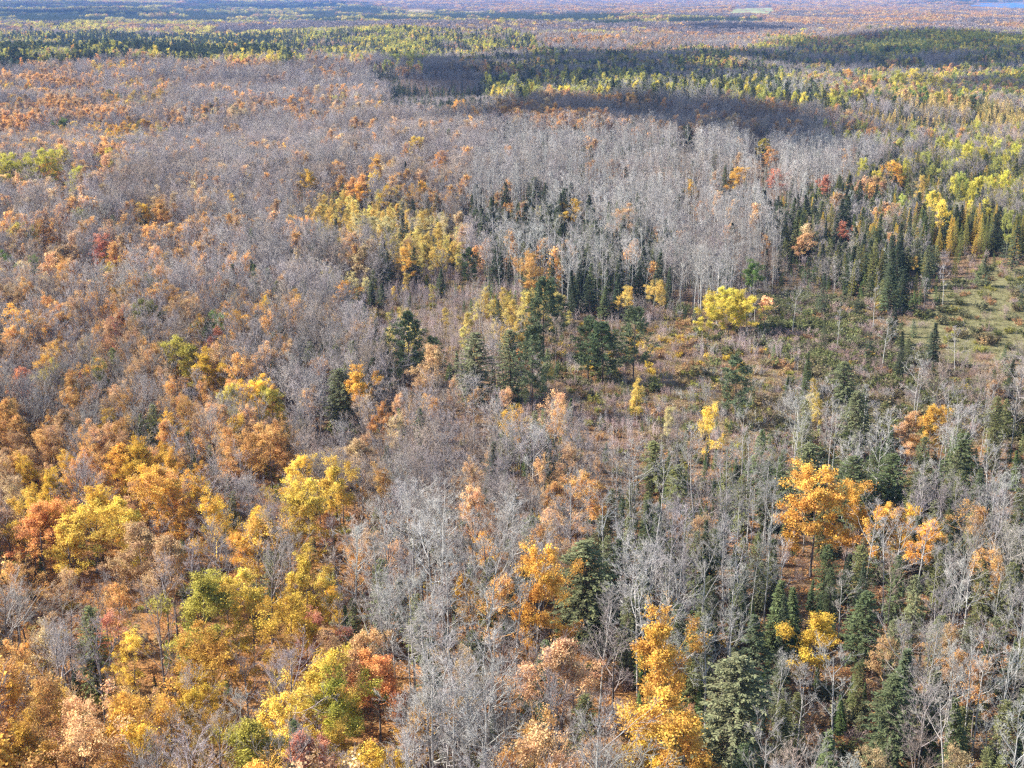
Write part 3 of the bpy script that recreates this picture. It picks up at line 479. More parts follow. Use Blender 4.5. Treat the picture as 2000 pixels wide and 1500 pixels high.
# ------------------------------------------------------------------ trees picked out one by one: (top px, top py, look, colour, height m, crown width px, label)
HERO = [
 (1145, 1048, 'CE', 'grey-green', 17, 105, 'broad dark hemlock beside the golden column-shaped maple'),
 (1430, 1285, 'CE', 'grey-green', 17, 135, 'massive grey-green hemlock beside the big golden maple crowns'),
 (1175, 1170, 'CE', 'olive green', 8, 55, 'small olive hemlock at the foot of the broad dark hemlock'),
 (1062, 1100, 'GM', 'amber', 17, 95, 'tall golden column-shaped maple beside the broad dark hemlock'),
 (1302, 1210, 'GM', 'amber', 17, 120, 'tall amber maple rising behind the big golden crown'),
 (1335, 1390, 'GM', 'amber', 15, 190, 'very broad golden maple crown at the foot of the massive hemlock'),
 (1260, 1420, 'GM', 'golden', 12, 110, 'rounded golden maple touching the very broad golden crown'),
 (1595, 940, 'GM', 'amber', 16, 150, 'isolated broad yellow-gold maple among dark hemlocks'),
 (1660, 950, 'GM', 'amber', 15, 70, 'slim gold maple merged with the isolated broad gold maple'),
 (1822, 797, 'GM', 'amber', 12, 52, 'brilliant orange-gold maple column in the pale wood under the meadow'),
 (1775, 812, 'OM', 'peach', 10, 60, 'peach maple next to the brilliant orange-gold column'),
 (738, 1278, 'RM', 'flame red', 12, 95, 'flame red-orange maple beside the lime yellow maple'),
 (665, 1318, 'YG', 'lime yellow', 13, 115, 'lime yellow maple beside the flame red maple'),
 (700, 1240, 'OM', 'peach', 12, 80, 'peach maple rising behind the flame red maple'),
 (383, 1130, 'OL', 'dull ochre', 15, 130, 'olive-lime rounded maple in the middle of the golden stand'),
 (487, 1140, 'GM', 'yellow', 13, 100, 'clear yellow maple beside the olive-lime maple'),
 (600, 1085, 'GM', 'yellow', 14, 80, 'tall clear yellow maple on the edge of the golden stand'),
 (600, 960, 'GM', 'yellow', 13, 85, 'yellow maple with loose crown beside grey wood'),
 (657, 905, 'GM', 'yellow', 14, 75, 'bright yellow maple alone in the grey wood'),
 (75, 985, 'RM', 'flame red', 13, 100, 'red-orange maple leaning into the golden stand'),
 (175, 960, 'GM', 'golden', 14, 130, 'bright golden maple next to the red-orange maple'),
 (130, 1010, 'GM', 'yellow', 13, 95, 'saturated yellow maple below the red-orange maple'),
 (90, 925, 'GM', 'golden', 12, 60, 'small golden maple above the red-orange maple'),
 (330, 930, 'GM', 'amber', 14, 120, 'amber maple crown bordering the russet slope'),
 (660, 1430, 'GM', 'yellow', 9, 90, 'low yellow maple under the lime yellow maple'),
 (365, 668, 'OL', 'dull ochre', 14, 75, 'ochre maple standing out on the russet slope'),
 (405, 690, 'GM', 'golden', 13, 60, 'dark gold maple beside the ochre maple'),
 (530, 760, 'OL', 'dull ochre', 11, 60, 'dull ochre small maple in the grey wood'),
 (108, 432, 'OM', 'orange', 12, 60, 'bright orange maple crown on the russet slope'),
 (200, 465, 'RM', 'coral', 12, 75, 'coral red maple on the russet slope'),
 (220, 625, 'RM', 'coral', 11, 40, 'small coral maple half way down the russet slope'),
 (278, 400, 'GM', 'golden', 11, 32, 'small gold maple crown in the leafless stand'),
 (318, 395, 'OM', 'orange', 13, 70, 'orange maple next to the small gold crown'),
 (525, 835, 'OM', 'orange', 13, 75, 'bright peach-orange maple at the border of the grey wood'),
 (745, 795, 'OM', 'orange', 10, 45, 'small orange maple among leafless trees by the dark hemlock'),
 (1160, 935, 'OM', 'orange', 12, 75, 'soft orange maple beside a green fir in the grey wood'),
 (1395, 575, 'YG', 'lemon', 10, 54, 'bright yellow poplar of the dense clump by the clearing'),
 (1415, 565, 'YG', 'lemon', 11, 59, 'bright yellow poplar of the dense clump by the clearing'),
 (1440, 572, 'YG', 'lemon', 11, 54, 'bright yellow poplar of the dense clump by the clearing'),
 (1460, 588, 'YG', 'lemon', 10, 49, 'bright yellow poplar of the dense clump by the clearing'),
 (1385, 598, 'YG', 'lemon', 9, 44, 'bright yellow poplar of the dense clump by the clearing'),
 (1425, 590, 'YG', 'lemon', 10, 59, 'bright yellow poplar of the dense clump by the clearing'),
 (1472, 512, 'OL', 'green', 11, 60, 'bright green round maple behind the yellow poplar clump'),
 (1150, 626, 'PI', 'deep green', 15, 75, 'dark twin pine in the clearing with low spreading limbs'),
 (1178, 632, 'PI', 'deep green', 15, 85, 'blackish twin pine in the clearing with bushy crown'),
 (1040, 640, 'PI', 'blue-green', 20, 62, 'tall straight pine with long dark trunk at the clearing edge'),
 (1063, 552, 'PI', 'deep green', 20, 66, 'tallest dense-topped pine behind the tall straight pine'),
 (1240, 604, 'PI', 'blue-green', 17, 60, 'thin-crowned pine standing alone in the clearing'),
 (998, 645, 'CE', 'grey-green', 16, 54, 'pale green hemlock next to the tall straight pine'),
 (920, 648, 'CE', 'grey-green', 17, 76, 'wide green hemlock at the border of the clearing'),
 (797, 614, 'PI', 'deep green', 18, 60, 'dark pine rising over the grey wood beside the saplings'),
 (845, 660, 'PI', 'deep green', 10, 40, 'small ragged pine near the dark pine'),
 (1440, 700, 'PI', 'blue-green', 15, 56, 'lone pine with bare lower trunk below the yellow saplings'),
 (915, 488, 'PI', 'deep green', 12, 48, 'rounded pine in the sapling regrowth'),
 (1180, 558, 'SP', 'mid green', 10, 26, 'slim green spruce at the back of the clearing'),
 (1090, 580, 'PI', 'deep green', 12, 40, 'sparse pale-limbed pine behind the clearing'),
 (660, 720, 'CE', 'grey-green', 13, 75, 'dark rounded hemlock in the grey wood'),
 (700, 555, 'SP', 'dark green', 7, 26, 'dark fir of the little group in the regrowth'),
 (725, 550, 'SP', 'dark green', 8, 26, 'dark fir of the little group in the regrowth'),
 (745, 552, 'SP', 'dark green', 8, 26, 'dark fir of the little group in the regrowth'),
 (860, 525, 'SP', 'dark green', 9, 34, 'dark spruce in the middle of the regrowth'),
 (945, 405, 'SP', 'dark green', 14, 30, 'tall dark spruce at the yellow thicket end'),
 (1045, 345, 'CE', 'deep green', 14, 38, 'dense dark conifer standing in the aspen wood'),
 (1343, 243, 'CE', 'deep green', 15, 30, 'dark conifer on the edge of the shaded ridge'),
 (1283, 862, 'CE', 'olive green', 10, 62, 'olive hemlock pair member, the pointed one in grey wood'),
 (1325, 905, 'CE', 'olive green', 9, 55, 'olive hemlock pair member, the rounder one in grey wood'),
 (1680, 765, 'CE', 'grey-green', 14, 55, 'tall leaning hemlock in the scrubby wood'),
 (1655, 705, 'CE', 'grey-green', 11, 50, 'pale hemlock behind the tall leaning hemlock'),
 (1580, 862, 'CE', 'grey-green', 14, 85, 'broad grey-green hemlock above the isolated gold maple'),
 (1680, 890, 'CE', 'deep green', 14, 90, 'wide blackish hemlock beside the isolated gold maple'),
 (1735, 885, 'CE', 'deep green', 14, 80, 'dark spreading hemlock behind the wide blackish hemlock'),
 (1875, 845, 'CE', 'deep green', 13, 60, 'dark hemlock beside the brilliant orange-gold column'),
 (1990, 880, 'FI', 'bright green', 8, 50, 'bright green fir at the margin of the pale wood'),
 (1480, 1195, 'SP', 'dark green', 12, 62, 'dark green bushy spruce near the massive hemlock'),
 (1520, 1130, 'SP', 'mid green', 12, 50, 'bluish green spruce behind the bushy spruce'),
 (1553, 1148, 'SP', 'mid green', 9, 45, 'narrow olive spruce with a sharp tip'),
 (1740, 1320, 'CE', 'deep green', 13, 80, 'fresh green hemlock under the white aspens'),
 (1690, 1150, 'CE', 'deep green', 12, 60, 'mid green hemlock between white aspen trunks'),
 (1590, 1205, 'GM', 'golden', 11, 100, 'yellow maple with gaps beneath the bare aspens'),
 (1828, 630, 'SP', 'blackish green', 11, 28, 'narrow dark spruce at the meadow corner'),
 (1708, 462, 'LA', 'lime green', 16, 58, 'tall lime-tipped larch at the meadow edge'),
 (1745, 518, 'SP', 'dark green', 14, 55, 'broad dark spruce beside the meadow'),
 (1765, 525, 'SP', 'blackish green', 12, 42, 'blackish spruce throwing shadow on the meadow'),
 (1930, 498, 'SP', 'dark green', 10, 62, 'open-limbed spruce standing alone on the meadow'),
 (1985, 440, 'SP', 'dark green', 15, 62, 'large spruce at the far meadow rim'),
 (1812, 525, 'FI', 'bright green', 7, 26, 'bright green little fir at the meadow rim'),
 (1840, 440, 'LA', 'gold', 9, 34, 'gold larch in the short bright row over the meadow'),
 (1860, 455, 'LA', 'gold', 9, 30, 'gold larch in the short bright row over the meadow'),
 (1880, 458, 'LA', 'lime green', 8, 30, 'lime larch in the short bright row over the meadow'),
 (1905, 460, 'LA', 'gold', 7, 22, 'gold larch in the short bright row over the meadow'),
 (1785, 505, 'YA', 'golden yellow', 6, 36, 'low gold aspen tucked behind the meadow spruces'),
 (1755, 320, 'GM', 'amber', 14, 64, 'vivid orange round maple over the larches'),
 (1797, 350, 'YA', 'golden yellow', 13, 34, 'gold aspen next to the vivid orange maple'),
 (1435, 331, 'GM', 'amber', 13, 54, 'orange-gold round maple standing in grey aspens'),
 (1505, 290, 'OM', 'orange', 12, 34, 'narrow orange maple near the shaded ridge'),
 (1486, 274, 'YG', 'lemon', 11, 30, 'pale yellow small tree near the narrow orange maple'),
 (1610, 345, 'RM', 'coral', 10, 42, 'salmon pink maple among spruces'),
 (1515, 335, 'RM', 'coral', 10, 40, 'pinkish maple in the grey aspens'),
 (1650, 437, 'RM', 'coral', 9, 32, 'small salmon maple in the spruce wood'),
 (1565, 460, 'OM', 'peach', 10, 60, 'peach and yellow birch on the aspen wood edge'),
 (1120, 393, 'GM', 'golden', 12, 42, 'golden tree alone among leafless aspens'),
 (1055, 470, 'OM', 'peach', 9, 26, 'small peach maple among the spruces'),
 (1350, 354, 'GM', 'golden', 10, 26, 'small gold tree deep in the grey aspen wood'),
 (810, 270, 'GM', 'yellow', 13, 62, 'broad bright yellow maple on the wooded brow'),
 (740, 308, 'GM', 'amber', 15, 46, 'amber maple with dark stem below the bright yellow maple'),
 (855, 298, 'OM', 'orange', 11, 48, 'orange maple beside the broad bright yellow maple'),
 (600, 335, 'GM', 'golden', 13, 42, 'gold maple on the wooded brow'),
 (667, 318, 'OM', 'orange', 13, 42, 'orange maple on the wooded brow'),
 (597, 172, 'OM', 'orange', 13, 28, 'single vivid orange maple on the grey hilltop'),
 (655, 190, 'YG', 'lime yellow', 12, 26, 'yellow-lime poplar in the hollow behind the hill'),
 (670, 182, 'YG', 'lemon', 12, 24, 'lemon poplar in the hollow behind the hill'),
 (15, 308, 'YG', 'lime yellow', 18, 56, 'green-yellow poplar of the little row in the hollow'),
 (48, 305, 'YG', 'lime yellow', 18, 38, 'dark lime poplar of the little row in the hollow'),
 (85, 297, 'YG', 'lime yellow', 19, 60, 'big lime poplar of the little row in the hollow'),
 (124, 289, 'YG', 'lemon', 17, 38, 'lemon poplar of the little row in the hollow'),
 (143, 331, 'YG', 'lime yellow', 14, 42, 'round lime poplar apart from the little row'),
 (207, 293, 'YG', 'lemon', 14, 38, 'cream yellow poplar apart from the little row'),
 (185, 316, 'RM', 'coral', 8, 28, 'coral maple near the little lime row'),
 (1757, 142, 'YG', 'lime yellow', 20, 44, 'lime poplar of the bright grove beyond the larches'),
 (1785, 138, 'YG', 'lemon', 21, 44, 'lime poplar of the bright grove beyond the larches'),
 (1815, 146, 'YG', 'lime yellow', 20, 42, 'lime poplar of the bright grove beyond the larches'),
 (1838, 152, 'YG', 'lemon', 18, 36, 'lime poplar of the bright grove beyond the larches'),
 (1855, 165, 'YG', 'lime yellow', 16, 26, 'lime poplar of the bright grove beyond the larches'),
 (1662, 138, 'GM', 'amber', 18, 26, 'single gold-orange tree near the bright lime grove'),
 (1695, 150, 'OM', 'orange', 16, 46, 'peach-orange maple near the bright lime grove'),
 (1553, 565, 'BA', 'pale grey', 12, 75, 'spreading whitish leafless tree in the dull green thicket'),
 (1730, 630, 'BA', 'silvery', 12, 52, 'white birch of the pair at the meadow corner'),
 (1872, 640, 'BA', 'silvery', 12, 62, 'white birch with spreading twigs in front of the meadow'),
 (1200, 1215, 'BM', 'grey', 16, 120, 'wide-spreading pale leafless maple at the foot of the dark hemlock'),
 (1860, 1370, 'BA', 'silvery', 14, 150, 'whitish leafless tree with very wide crown'),
 (1640, 1275, 'BA', 'pale grey', 15, 130, 'forked pale leafless tree beside the massive hemlock'),
 (1040, 835, 'BA', 'silvery', 16, 95, 'bright white-limbed leafless tree below the tall pines'),
 (925, 740, 'BA', 'silvery', 14, 70, 'white-limbed leafless tree in front of the wide hemlock'),
 (465, 1370, 'BA', 'silvery', 12, 80, 'pale bleached leafless tree in the golden stand'),
]
rng = np.random.RandomState(11)
codes = list(LOOK); CI = {c: i for i, c in enumerate(codes)}
rows = []       # x, y, look, colour, height, width scale, zone, label, hero
def cross_size(me):
    v = np.empty(len(me.vertices)*3, np.float32); me.vertices.foreach_get('co', v); v = v.reshape(-1, 3)
    return (np.percentile(v[:, 0], 98)-np.percentile(v[:, 0], 2)+np.percentile(v[:, 1], 98)-np.percentile(v[:, 1], 2))/2
CW = {k: [cross_size(c) for t, c in v] for k, v in NEAR.items()}
T = dict(x=[], y=[], look=[], col=[], h=[], w=[], zone=[], lab=[])
for tx, ty, lk, cn, h, wpx, lab in HERO:
    x, y = unproject(tx, ty, h); slant = math.hypot(math.hypot(x, y), CAM_H-h/2)
    kind = LOOK[lk][0]; names = [c[0] for c in LOOK[lk][1]]
    wm_ = wpx*slant/FPX; w_ = wm_/(np.mean(CW[kind])*h/BASE_H[kind])
    T['x'].append(x); T['y'].append(y); T['look'].append(CI[lk]); T['col'].append(names.index(cn)); T['h'].append(h); T['w'].append(float(np.clip(w_, .6, 1.7 if lk in ('CE', 'SP') else 1.3))); T['lab'].append(lab)
nh = len(T['x'])
HX, HY, HWID = np.array(T['x']), np.array(T['y']), np.array([w_*h*.2 for w_, h in zip(T['w'], T['h'])])
OPEN_ = np.isin(np.array(ZN), ['meadow', 'clearing', 'thicket'])
def grid(y0, y1, s):
    Y = np.arange(y0, y1, s*.866); xs = []; ys = []
    for i, yy in enumerate(Y):
        half = (yy+60)*.47; X = np.arange(-half, half, s)+(s/2 if i % 2 else 0); xs.append(X); ys.append(np.full(len(X), yy))
    x = np.concatenate(xs); y = np.concatenate(ys); return x+rng.uniform(-.42, .42, len(x))*s, y+rng.uniform(-.42, .42, len(y))*s
def choose(x, y, canopy_h, under=False):
    z = ground_z(x, y); px, py, dp = project(x, y, z+canopy_h)
    k = (dp > 1) & (px > -380) & (px < 2380) & (py < 1900) & (py > -30); x, y, z, px, py = x[k], y[k], z[k], px[k], py[k]
    zi = zone_of(px, np.clip(py, 2, 1990), x, y); bx_, by_, _ = project(x, y, z); zb = zone_of(bx_, np.clip(by_, 2, 1990), x, y)
    if not under: zi = np.where(OPEN_[zb], zb, zi)          # what stands on open ground is what grows there
    look = np.full(len(x), -1); u = rng.rand(len(x)); v = rng.rand(len(x))
    clump = np.where(y < 800, vnoise(x, y, 11, 21), vnoise(x, y, 40, 22)); cw = np.where(y < 800, .38, .6)          # kinds come in small groups
    for i, zn in enumerate(ZONES):
        mixd, dens = (zn[5], zn[6]) if under else (zn[2], zn[3])
        m = zi == i
        if not m.any() or not mixd: continue
        ks = list(mixd); cum = np.cumsum([mixd[q] for q in ks]); cum = cum/cum[-1]
        vv = np.clip((1-cw[m])*v[m]+cw[m]*np.clip((clump[m]-.5)*1.5+.5, 0, 1), 0, .9999)
        r = np.argsort(np.argsort(vv))/max(len(vv), 1)
        dn = dens*(.62+.76*vnoise(x[m], y[m], 17, 71)) if dens < 1 else dens
        look[m] = np.where(u[m] < dn, np.array([CI[q] for q in ks])[np.searchsorted(cum, np.clip(r, 0, .9999), side='right').clip(0, len(ks)-1)], -1)
    k = look >= 0
    return x[k], y[k], look[k], zi[k]
allx, ally, alll, allz, und = [], [], [], [], []
for y0, y1, s, hc, un in ((95, 800, 3.8, 12, False), (800, 1450, 4.8, 13, False), (1450, 2500, 6.2, 14, False), (95, 620, 2.5, 1.2, True)):
    x, y, l, z = choose(*grid(y0, y1, s), hc, un)
    if un or y0 < 1450:
        d = np.full(len(x), 1e9)
        for i in range(nh):
            d = np.minimum(d, np.hypot(x-HX[i], y-HY[i])/(max(HWID[i], 1.2) if not un else .5))
        k = d > 1.0; x, y, l, z = x[k], y[k], l[k], z[k]
    allx.append(x); ally.append(y); alll.append(l); allz.append(z); und.append(np.full(len(x), un))
gx_, gy_, gl_, gzn_, gun_ = map(np.concatenate, (allx, ally, alll, allz, und))
nn = len(gx_); lo = np.array([LOOK[c][2][0] for c in codes]); hi = np.array([LOOK[c][2][1] for c in codes]); wl = np.array([LOOK[c][3][0] for c in codes]); wh = np.array([LOOK[c][3][1] for c in codes]); nc = np.array([len(LOOK[c][1]) for c in codes])
gh_ = lo[gl_]+(hi-lo)[gl_]*rng.beta(1.5, 1.4, nn); gh_ = gh_*(.86+.28*vnoise(gx_, gy_, 45, 81)); gw_ = wl[gl_]+(wh-wl)[gl_]*rng.rand(nn)
gc_ = np.minimum((np.clip(.5*rng.rand(nn)+.5*np.clip((vnoise(gx_, gy_, 26, 31)-.5)*1.8+.5, 0, 1), 0, .999)*nc[gl_]).astype(int), nc[gl_]-1)
for i, q in enumerate(ZN):
    for c, f_ in HF.get(q, {}).items(): gh_[(gzn_ == i) & (gl_ == CI[c])] *= f_
under_tree = gun_ & np.isin(gl_, [CI[c] for c in ('GM', 'OM', 'YA', 'SP', 'LA', 'CE')]); gh_[under_tree] *= .45
X = np.r_[HX, gx_]; Y = np.r_[HY, gy_]; LK = np.r_[np.array(T['look']), gl_]; CC = np.r_[np.array(T['col']), gc_]; HH = np.r_[np.array(T['h'], float), gh_]; WW = np.r_[np.array(T['w']), gw_]
ZI = np.r_[zone_of(*[np.clip(q, 2, 1990) for q in project(HX, HY, ground_z(HX, HY)+5)[:2]], HX, HY), gzn_]
Z = ground_z(X, Y); nt_ = len(X); ROT = rng.rand(nt_)*6.283; VAR = rng.randint(0, 1000, nt_)
for i in range(nh):
    if codes[LK[i]] in ('GM', 'RM', 'OL', 'OM', 'YG'): VAR[i] = (i*4) % 8      # full crowns
    if codes[LK[i]] == 'YA': VAR[i] = (i*3) % 6
_om = np.flatnonzero(LK == CI['OM']); _om = _om[_om >= nh]; VAR[_om] = 4*rng.randint(0, 2, len(_om))+np.array([1, 2, 3, 3, 3])[rng.randint(0, 5, len(_om))]
_gm = np.flatnonzero(LK == CI['GM']); _gm = _gm[_gm >= nh]; VAR[_gm] = 4*rng.randint(0, 2, len(_gm))+np.array([0, 1, 2, 2, 3])[rng.randint(0, 5, len(_gm))]
dist = np.hypot(np.hypot(X, Y), CAM_H-Z)
_a, _b, _ = project(X, Y, Z+HH); _c, _d, _ = project(X, Y, Z); hide = np.zeros(nt_, bool); _keep = rng.rand(nt_)
for i in range(nh):          # nothing tall grows in front of the trees picked out above
    wpx_ = HERO[i][5]; hpx = _d[i]-_b[i]
    hide |= (np.arange(nt_) >= nh) & (dist < dist[i]-.5) & (np.abs(_a-_a[i]) < .5*wpx_+6) & (_b < _b[i]+(.85 if HERO[i][2] == 'PI' else .62)*hpx) & (_d > _b[i]) & (_keep > .12)
sel = ~hide
X, Y, Z, LK, CC, HH, WW, ZI, ROT, VAR, dist = (q[sel] for q in (X, Y, Z, LK, CC, HH, WW, ZI, ROT, VAR, dist)); nt_ = len(X)
px0, py0, d0 = project(X, Y, Z); px1, py1, d1 = project(X, Y, Z+HH)
infr = (px1 > -10) & (px1 < 2010) & (py1 < 1510) & (py0 > 0)
size = HH*FPX/dist
_s = np.isin(ZI, [ZN.index(q) for q in ('lower_right', 'lowland', 'lower_mid', 'thicket')]) & (LK == CI['BA']) & (rng.rand(nt_) < .4); _s[:nh] = False; CC[_s] = 1
_s = np.isin(ZI, [ZN.index('aspens')]) & (LK == CI['BA']) & (CC == 1) & (rng.rand(nt_) < .6); CC[_s] = 0
tint = np.array([[LOOK[codes[l]][1][c][1] for c in range(len(LOOK[codes[l]][1]))][min(c_, nc[l]-1)] for l, c_ in zip(LK, CC)])
_tv = (.74+.52*rng.rand(nt_, 1))*(.8+.4*vnoise(X, Y, 30, 91))[:, None]; _tv[:nh] = .96+.12*rng.rand(nh, 1); tint = tint*_tv*(1+.018*rng.randn(nt_, 3))
own = np.zeros(nt_, bool); own[:nh] = True
for li, c in enumerate(codes):
    k = np.flatnonzero((LK == li) & infr & ~own & (dist < 900)); cap = LOOK[c][6]-int(((LK == li) & own).sum())
    own[k[np.argsort(-size[k])][:max(cap, 0)]] = True

# ------------------------------------------------------------------ individual trees: an empty at the foot, trunk and crown under it
NOUN = dict(bare_maple='tree', bare_aspen='tree', leafy_maple='tree', leafy_aspen='tree', spruce='tree', hemlock='tree', pine='tree', larch='tree', bare_shrub='shrub', leafy_shrub='shrub', sapling='sapling')
SHORT = dict(BM='bare maple', BA='bare aspen', OM='orange maple', GM='golden maple', RM='red maple', OL='olive maple', YA='yellow aspen', YG='lime poplar', SP='dark spruce', FI='young fir', PI='pine', CE='hemlock', LA='larch', LG='pale larch', SH='bare shrub', SG='olive shrub', SL='autumn shrub', SA='sapling clump')
NBR = dict(BM='bare maple', BA='bare aspen', OM='maple', GM='maple', RM='maple', OL='maple', YA='aspen', YG='poplar', SP='spruce', FI='fir', PI='pine', CE='hemlock', LA='larch', LG='larch')
KSH = dict(BM='leafless maple', BA='leafless aspen', OM='thin-leaved maple', GM='leafy maple', RM='maple', OL='leafy maple', YA='young aspen', YG='leafy poplar', SP='spruce', FI='young fir', PI='pine', CE='hemlock', LA='larch', LG='autumn larch', SH='leafless shrub', SG='leafy shrub', SL='low shrub', SA='sapling clump')
ids = np.flatnonzero(own)
tall = np.array([codes[l] not in ('SH', 'SG', 'SL', 'SA', 'FI') for l in LK[ids]])
tid = ids[tall]
def word_size(i):
    a, b = LOOK[codes[LK[i]]][2]; u = (HH[i]-a)/(b-a)
    return 'short' if u < .35 else 'tall' if u > .68 else 'mid-sized'
for i in ids:
    c = codes[LK[i]]; kind, cols, _, _, name, words_, _ = LOOK[c]; vs = NEAR[kind]; tmesh, cmesh = vs[VAR[i] % len(vs)]
    s = HH[i]/BASE_H[kind]; sx = s*WW[i]; zname = ZONES[ZI[i]][0]; colname = cols[CC[i]][0]
    if i < nh: lab = T['lab'][i]
    else:
        d = np.hypot(X[tid]-X[i], Y[tid]-Y[i]); d[(LK[tid] == LK[i]) | (tid == i)] = 99; j = int(tid[np.argmin(d)]); nb = ''
        if d.min() < 9:
            q = f'{LOOK[codes[LK[j]]][1][CC[j]][0]} {NBR[codes[LK[j]]]}'; nb = f', by {"an" if q[0] in "aeiou" else "a"} {q},'
        wa, wb = LOOK[c][3]; wq = (WW[i]-wa)/(wb-wa); ww_ = 'slim ' if wq < .33 else 'broad ' if wq > .67 else ''
        for pre in (f'{word_size(i)} {ww_}', f'{word_size(i)} ', ''):
            lab = f'{pre}{colname} {KSH[c]}{nb} {ZONES[ZI[i]][4]}'
            if len(lab.split()) <= 16: break
        if len(lab.split()) > 16: lab = f'{word_size(i)} {ww_}{colname} {KSH[c]} {ZONES[ZI[i]][4]}'
    if tmesh is None:
        o = bpy.data.objects.new(name, cmesh); COL.objects.link(o); o['tint'] = [float(v) for v in tint[i]]
    else:
        o = bpy.data.objects.new(name, None); COL.objects.link(o); o.empty_display_size = .3
        for pn, me in (('trunk', tmesh), ('crown', cmesh)):
            p = bpy.data.objects.new(pn, me); COL.objects.link(p); p.parent = o; p['tint'] = [float(v) for v in tint[i]]
    o.location = (X[i], Y[i], Z[i]-.05); o.rotation_euler = (0, 0, ROT[i]); o.scale = (sx, sx, s)
    o['label'] = lab; o['category'] = NOUN[kind]; o['group'] = (lab if i < nh else f'{SHORT[c]}{"es" if SHORT[c].endswith("ch") else "s"} {ZONES[ZI[i]][4]}')

# ------------------------------------------------------------------ the uncountable rest: points carrying instances
def scatter(name, label, cat, x, y, z, rot, scl, vid, tints, meshes, tilt=None):
    me = bpy.data.meshes.new(name); me.vertices.add(len(x)); me.vertices.foreach_set('co', np.c_[x, y, z].astype(np.float32).ravel())
    for an, ty, val, key in (('rot', 'FLOAT_VECTOR', np.c_[np.zeros((len(x), 2)), rot], 'vector'), ('scl', 'FLOAT_VECTOR', scl, 'vector'), ('tint', 'FLOAT_VECTOR', tints, 'vector'), ('vid', 'INT', vid, 'value')):
        a = me.attributes.new(an, ty, 'POINT'); a.data.foreach_set(key, np.asarray(val, np.int32 if ty == 'INT' else np.float32).ravel())
    pc = bpy.data.collections.new(name+'_source')
    for i, m_ in enumerate(meshes): pc.objects.link(bpy.data.objects.new(f'{name}_source_{i:02d}', m_))
    g = bpy.data.node_groups.new(name, 'GeometryNodeTree'); g.interface.new_socket('Geometry', in_out='INPUT', socket_type='NodeSocketGeometry'); g.interface.new_socket('Geometry', in_out='OUTPUT', socket_type='NodeSocketGeometry')
    nd = g.nodes.new; lk = g.links.new; gi, go = nd('NodeGroupInput'), nd('NodeGroupOutput'); ci = nd('GeometryNodeCollectionInfo'); ci.inputs[0].default_value = pc; ci.inputs['Separate Children'].default_value = True; ci.inputs['Reset Children'].default_value = True
    ip = nd('GeometryNodeInstanceOnPoints'); ip.inputs['Pick Instance'].default_value = True
    def attr(n_, ty):
        q = nd('GeometryNodeInputNamedAttribute'); q.data_type = ty; q.inputs[0].default_value = n_; return q.outputs[0]
    e2r = nd('FunctionNodeEulerToRotation'); lk(attr('rot', 'FLOAT_VECTOR'), e2r.inputs[0])
    lk(gi.outputs[0], ip.inputs['Points']); lk(ci.outputs[0], ip.inputs['Instance']); lk(attr('vid', 'INT'), ip.inputs['Instance Index']); lk(e2r.outputs[0], ip.inputs['Rotation']); lk(attr('scl', 'FLOAT_VECTOR'), ip.inputs['Scale']); lk(ip.outputs[0], go.inputs[0])
    o = tag(link(name, me), label, cat, kind='stuff'); md = o.modifiers.new('scatter', 'NODES'); md.node_group = g; return o
for li, c in enumerate(codes):
    k = np.flatnonzero((LK == li) & ~own)
    if not len(k): continue
    kind = LOOK[c][0]; s = HH[k]/BASE_H[kind]
    scatter(LOOK[c][4].replace('_tree', '')+'_forest' if NOUN[kind] == 'tree' else LOOK[c][4]+'_undergrowth', f'the remaining {SHORT[c]}s of the forest, too many to count', 'forest' if NOUN[kind] == 'tree' else 'undergrowth',
            X[k], Y[k], Z[k]-.05, ROT[k], np.c_[s*WW[k], s*WW[k], s], VAR[k] % len(FAR[kind]), tint[k], FAR[kind])

# low plants and fallen leaves on the ground of the nearer land
def litter(seed, n=80, R=1.6):
    rg = np.random.RandomState(seed); b = MB(); a = rg.rand(n)*6.283; q = R*np.sqrt(rg.rand(n)); C = np.stack([np.cos(a)*q, np.sin(a)*q, .04+.08*rg.rand(n)], 1)
    nrm = unit(np.array([0, 0, 1.])+rg.randn(n, 3)*.35); U = unit(np.cross(nrm, rand_unit(rg, n))); b.kites(C, U, np.cross(nrm, U), .24*(.6+.7*rg.rand(n)), .2, 0, rg.rand(n)); return b.mesh('fallen_leaf', [M['leaf']])
LIT = [litter(980+i) for i in range(4)]
def floor_points(s, y1):
    x, y = grid(90, y1, s); z = ground_z(x, y); px, py, dp = project(x, y, z); k = (dp > 1) & (px > -250) & (px < 2250) & (py < 1850); x, y, z, px, py = x[k], y[k], z[k], px[k], py[k]
    return x, y, z, np.array(ZN)[zone_of(px, np.clip(py, 2, 1990), x, y)]
x, y, z, zn = floor_points(2.4, 560); k = (rng.rand(len(x)) < .75) & ~np.isin(zn, ['meadow']); x, y, z, zn = x[k], y[k], z[k], zn[k]; n_ = len(x)
tl = np.where(np.isin(zn, ['gold', 'russet', 'lower_mid', 'lower_right'])[:, None], np.array([.44, .22, .075]), np.array([.30, .20, .12]))*(.6+.7*rng.rand(n_, 1)); s = .8+.6*rng.rand(n_)
scatter('leaf_litter', 'fallen brown and orange leaves on the forest floor', 'leaves', x, y, z, rng.rand(n_)*6.28, np.c_[s, s, s], rng.randint(0, 4, n_), tl, LIT)
x, y, z, zn = floor_points(1.5, 540); open_ = np.isin(zn, ['meadow', 'clearing', 'thicket', 'regrowth', 'lowland', 'yellow']); k = rng.rand(len(x)) < np.where(open_, .75*np.where(zn == 'meadow', .4+1.0*vnoise(x, y, 7, 59), 1), .16); x, y, z, zn = x[k], y[k], z[k], zn[k]; n_ = len(x)
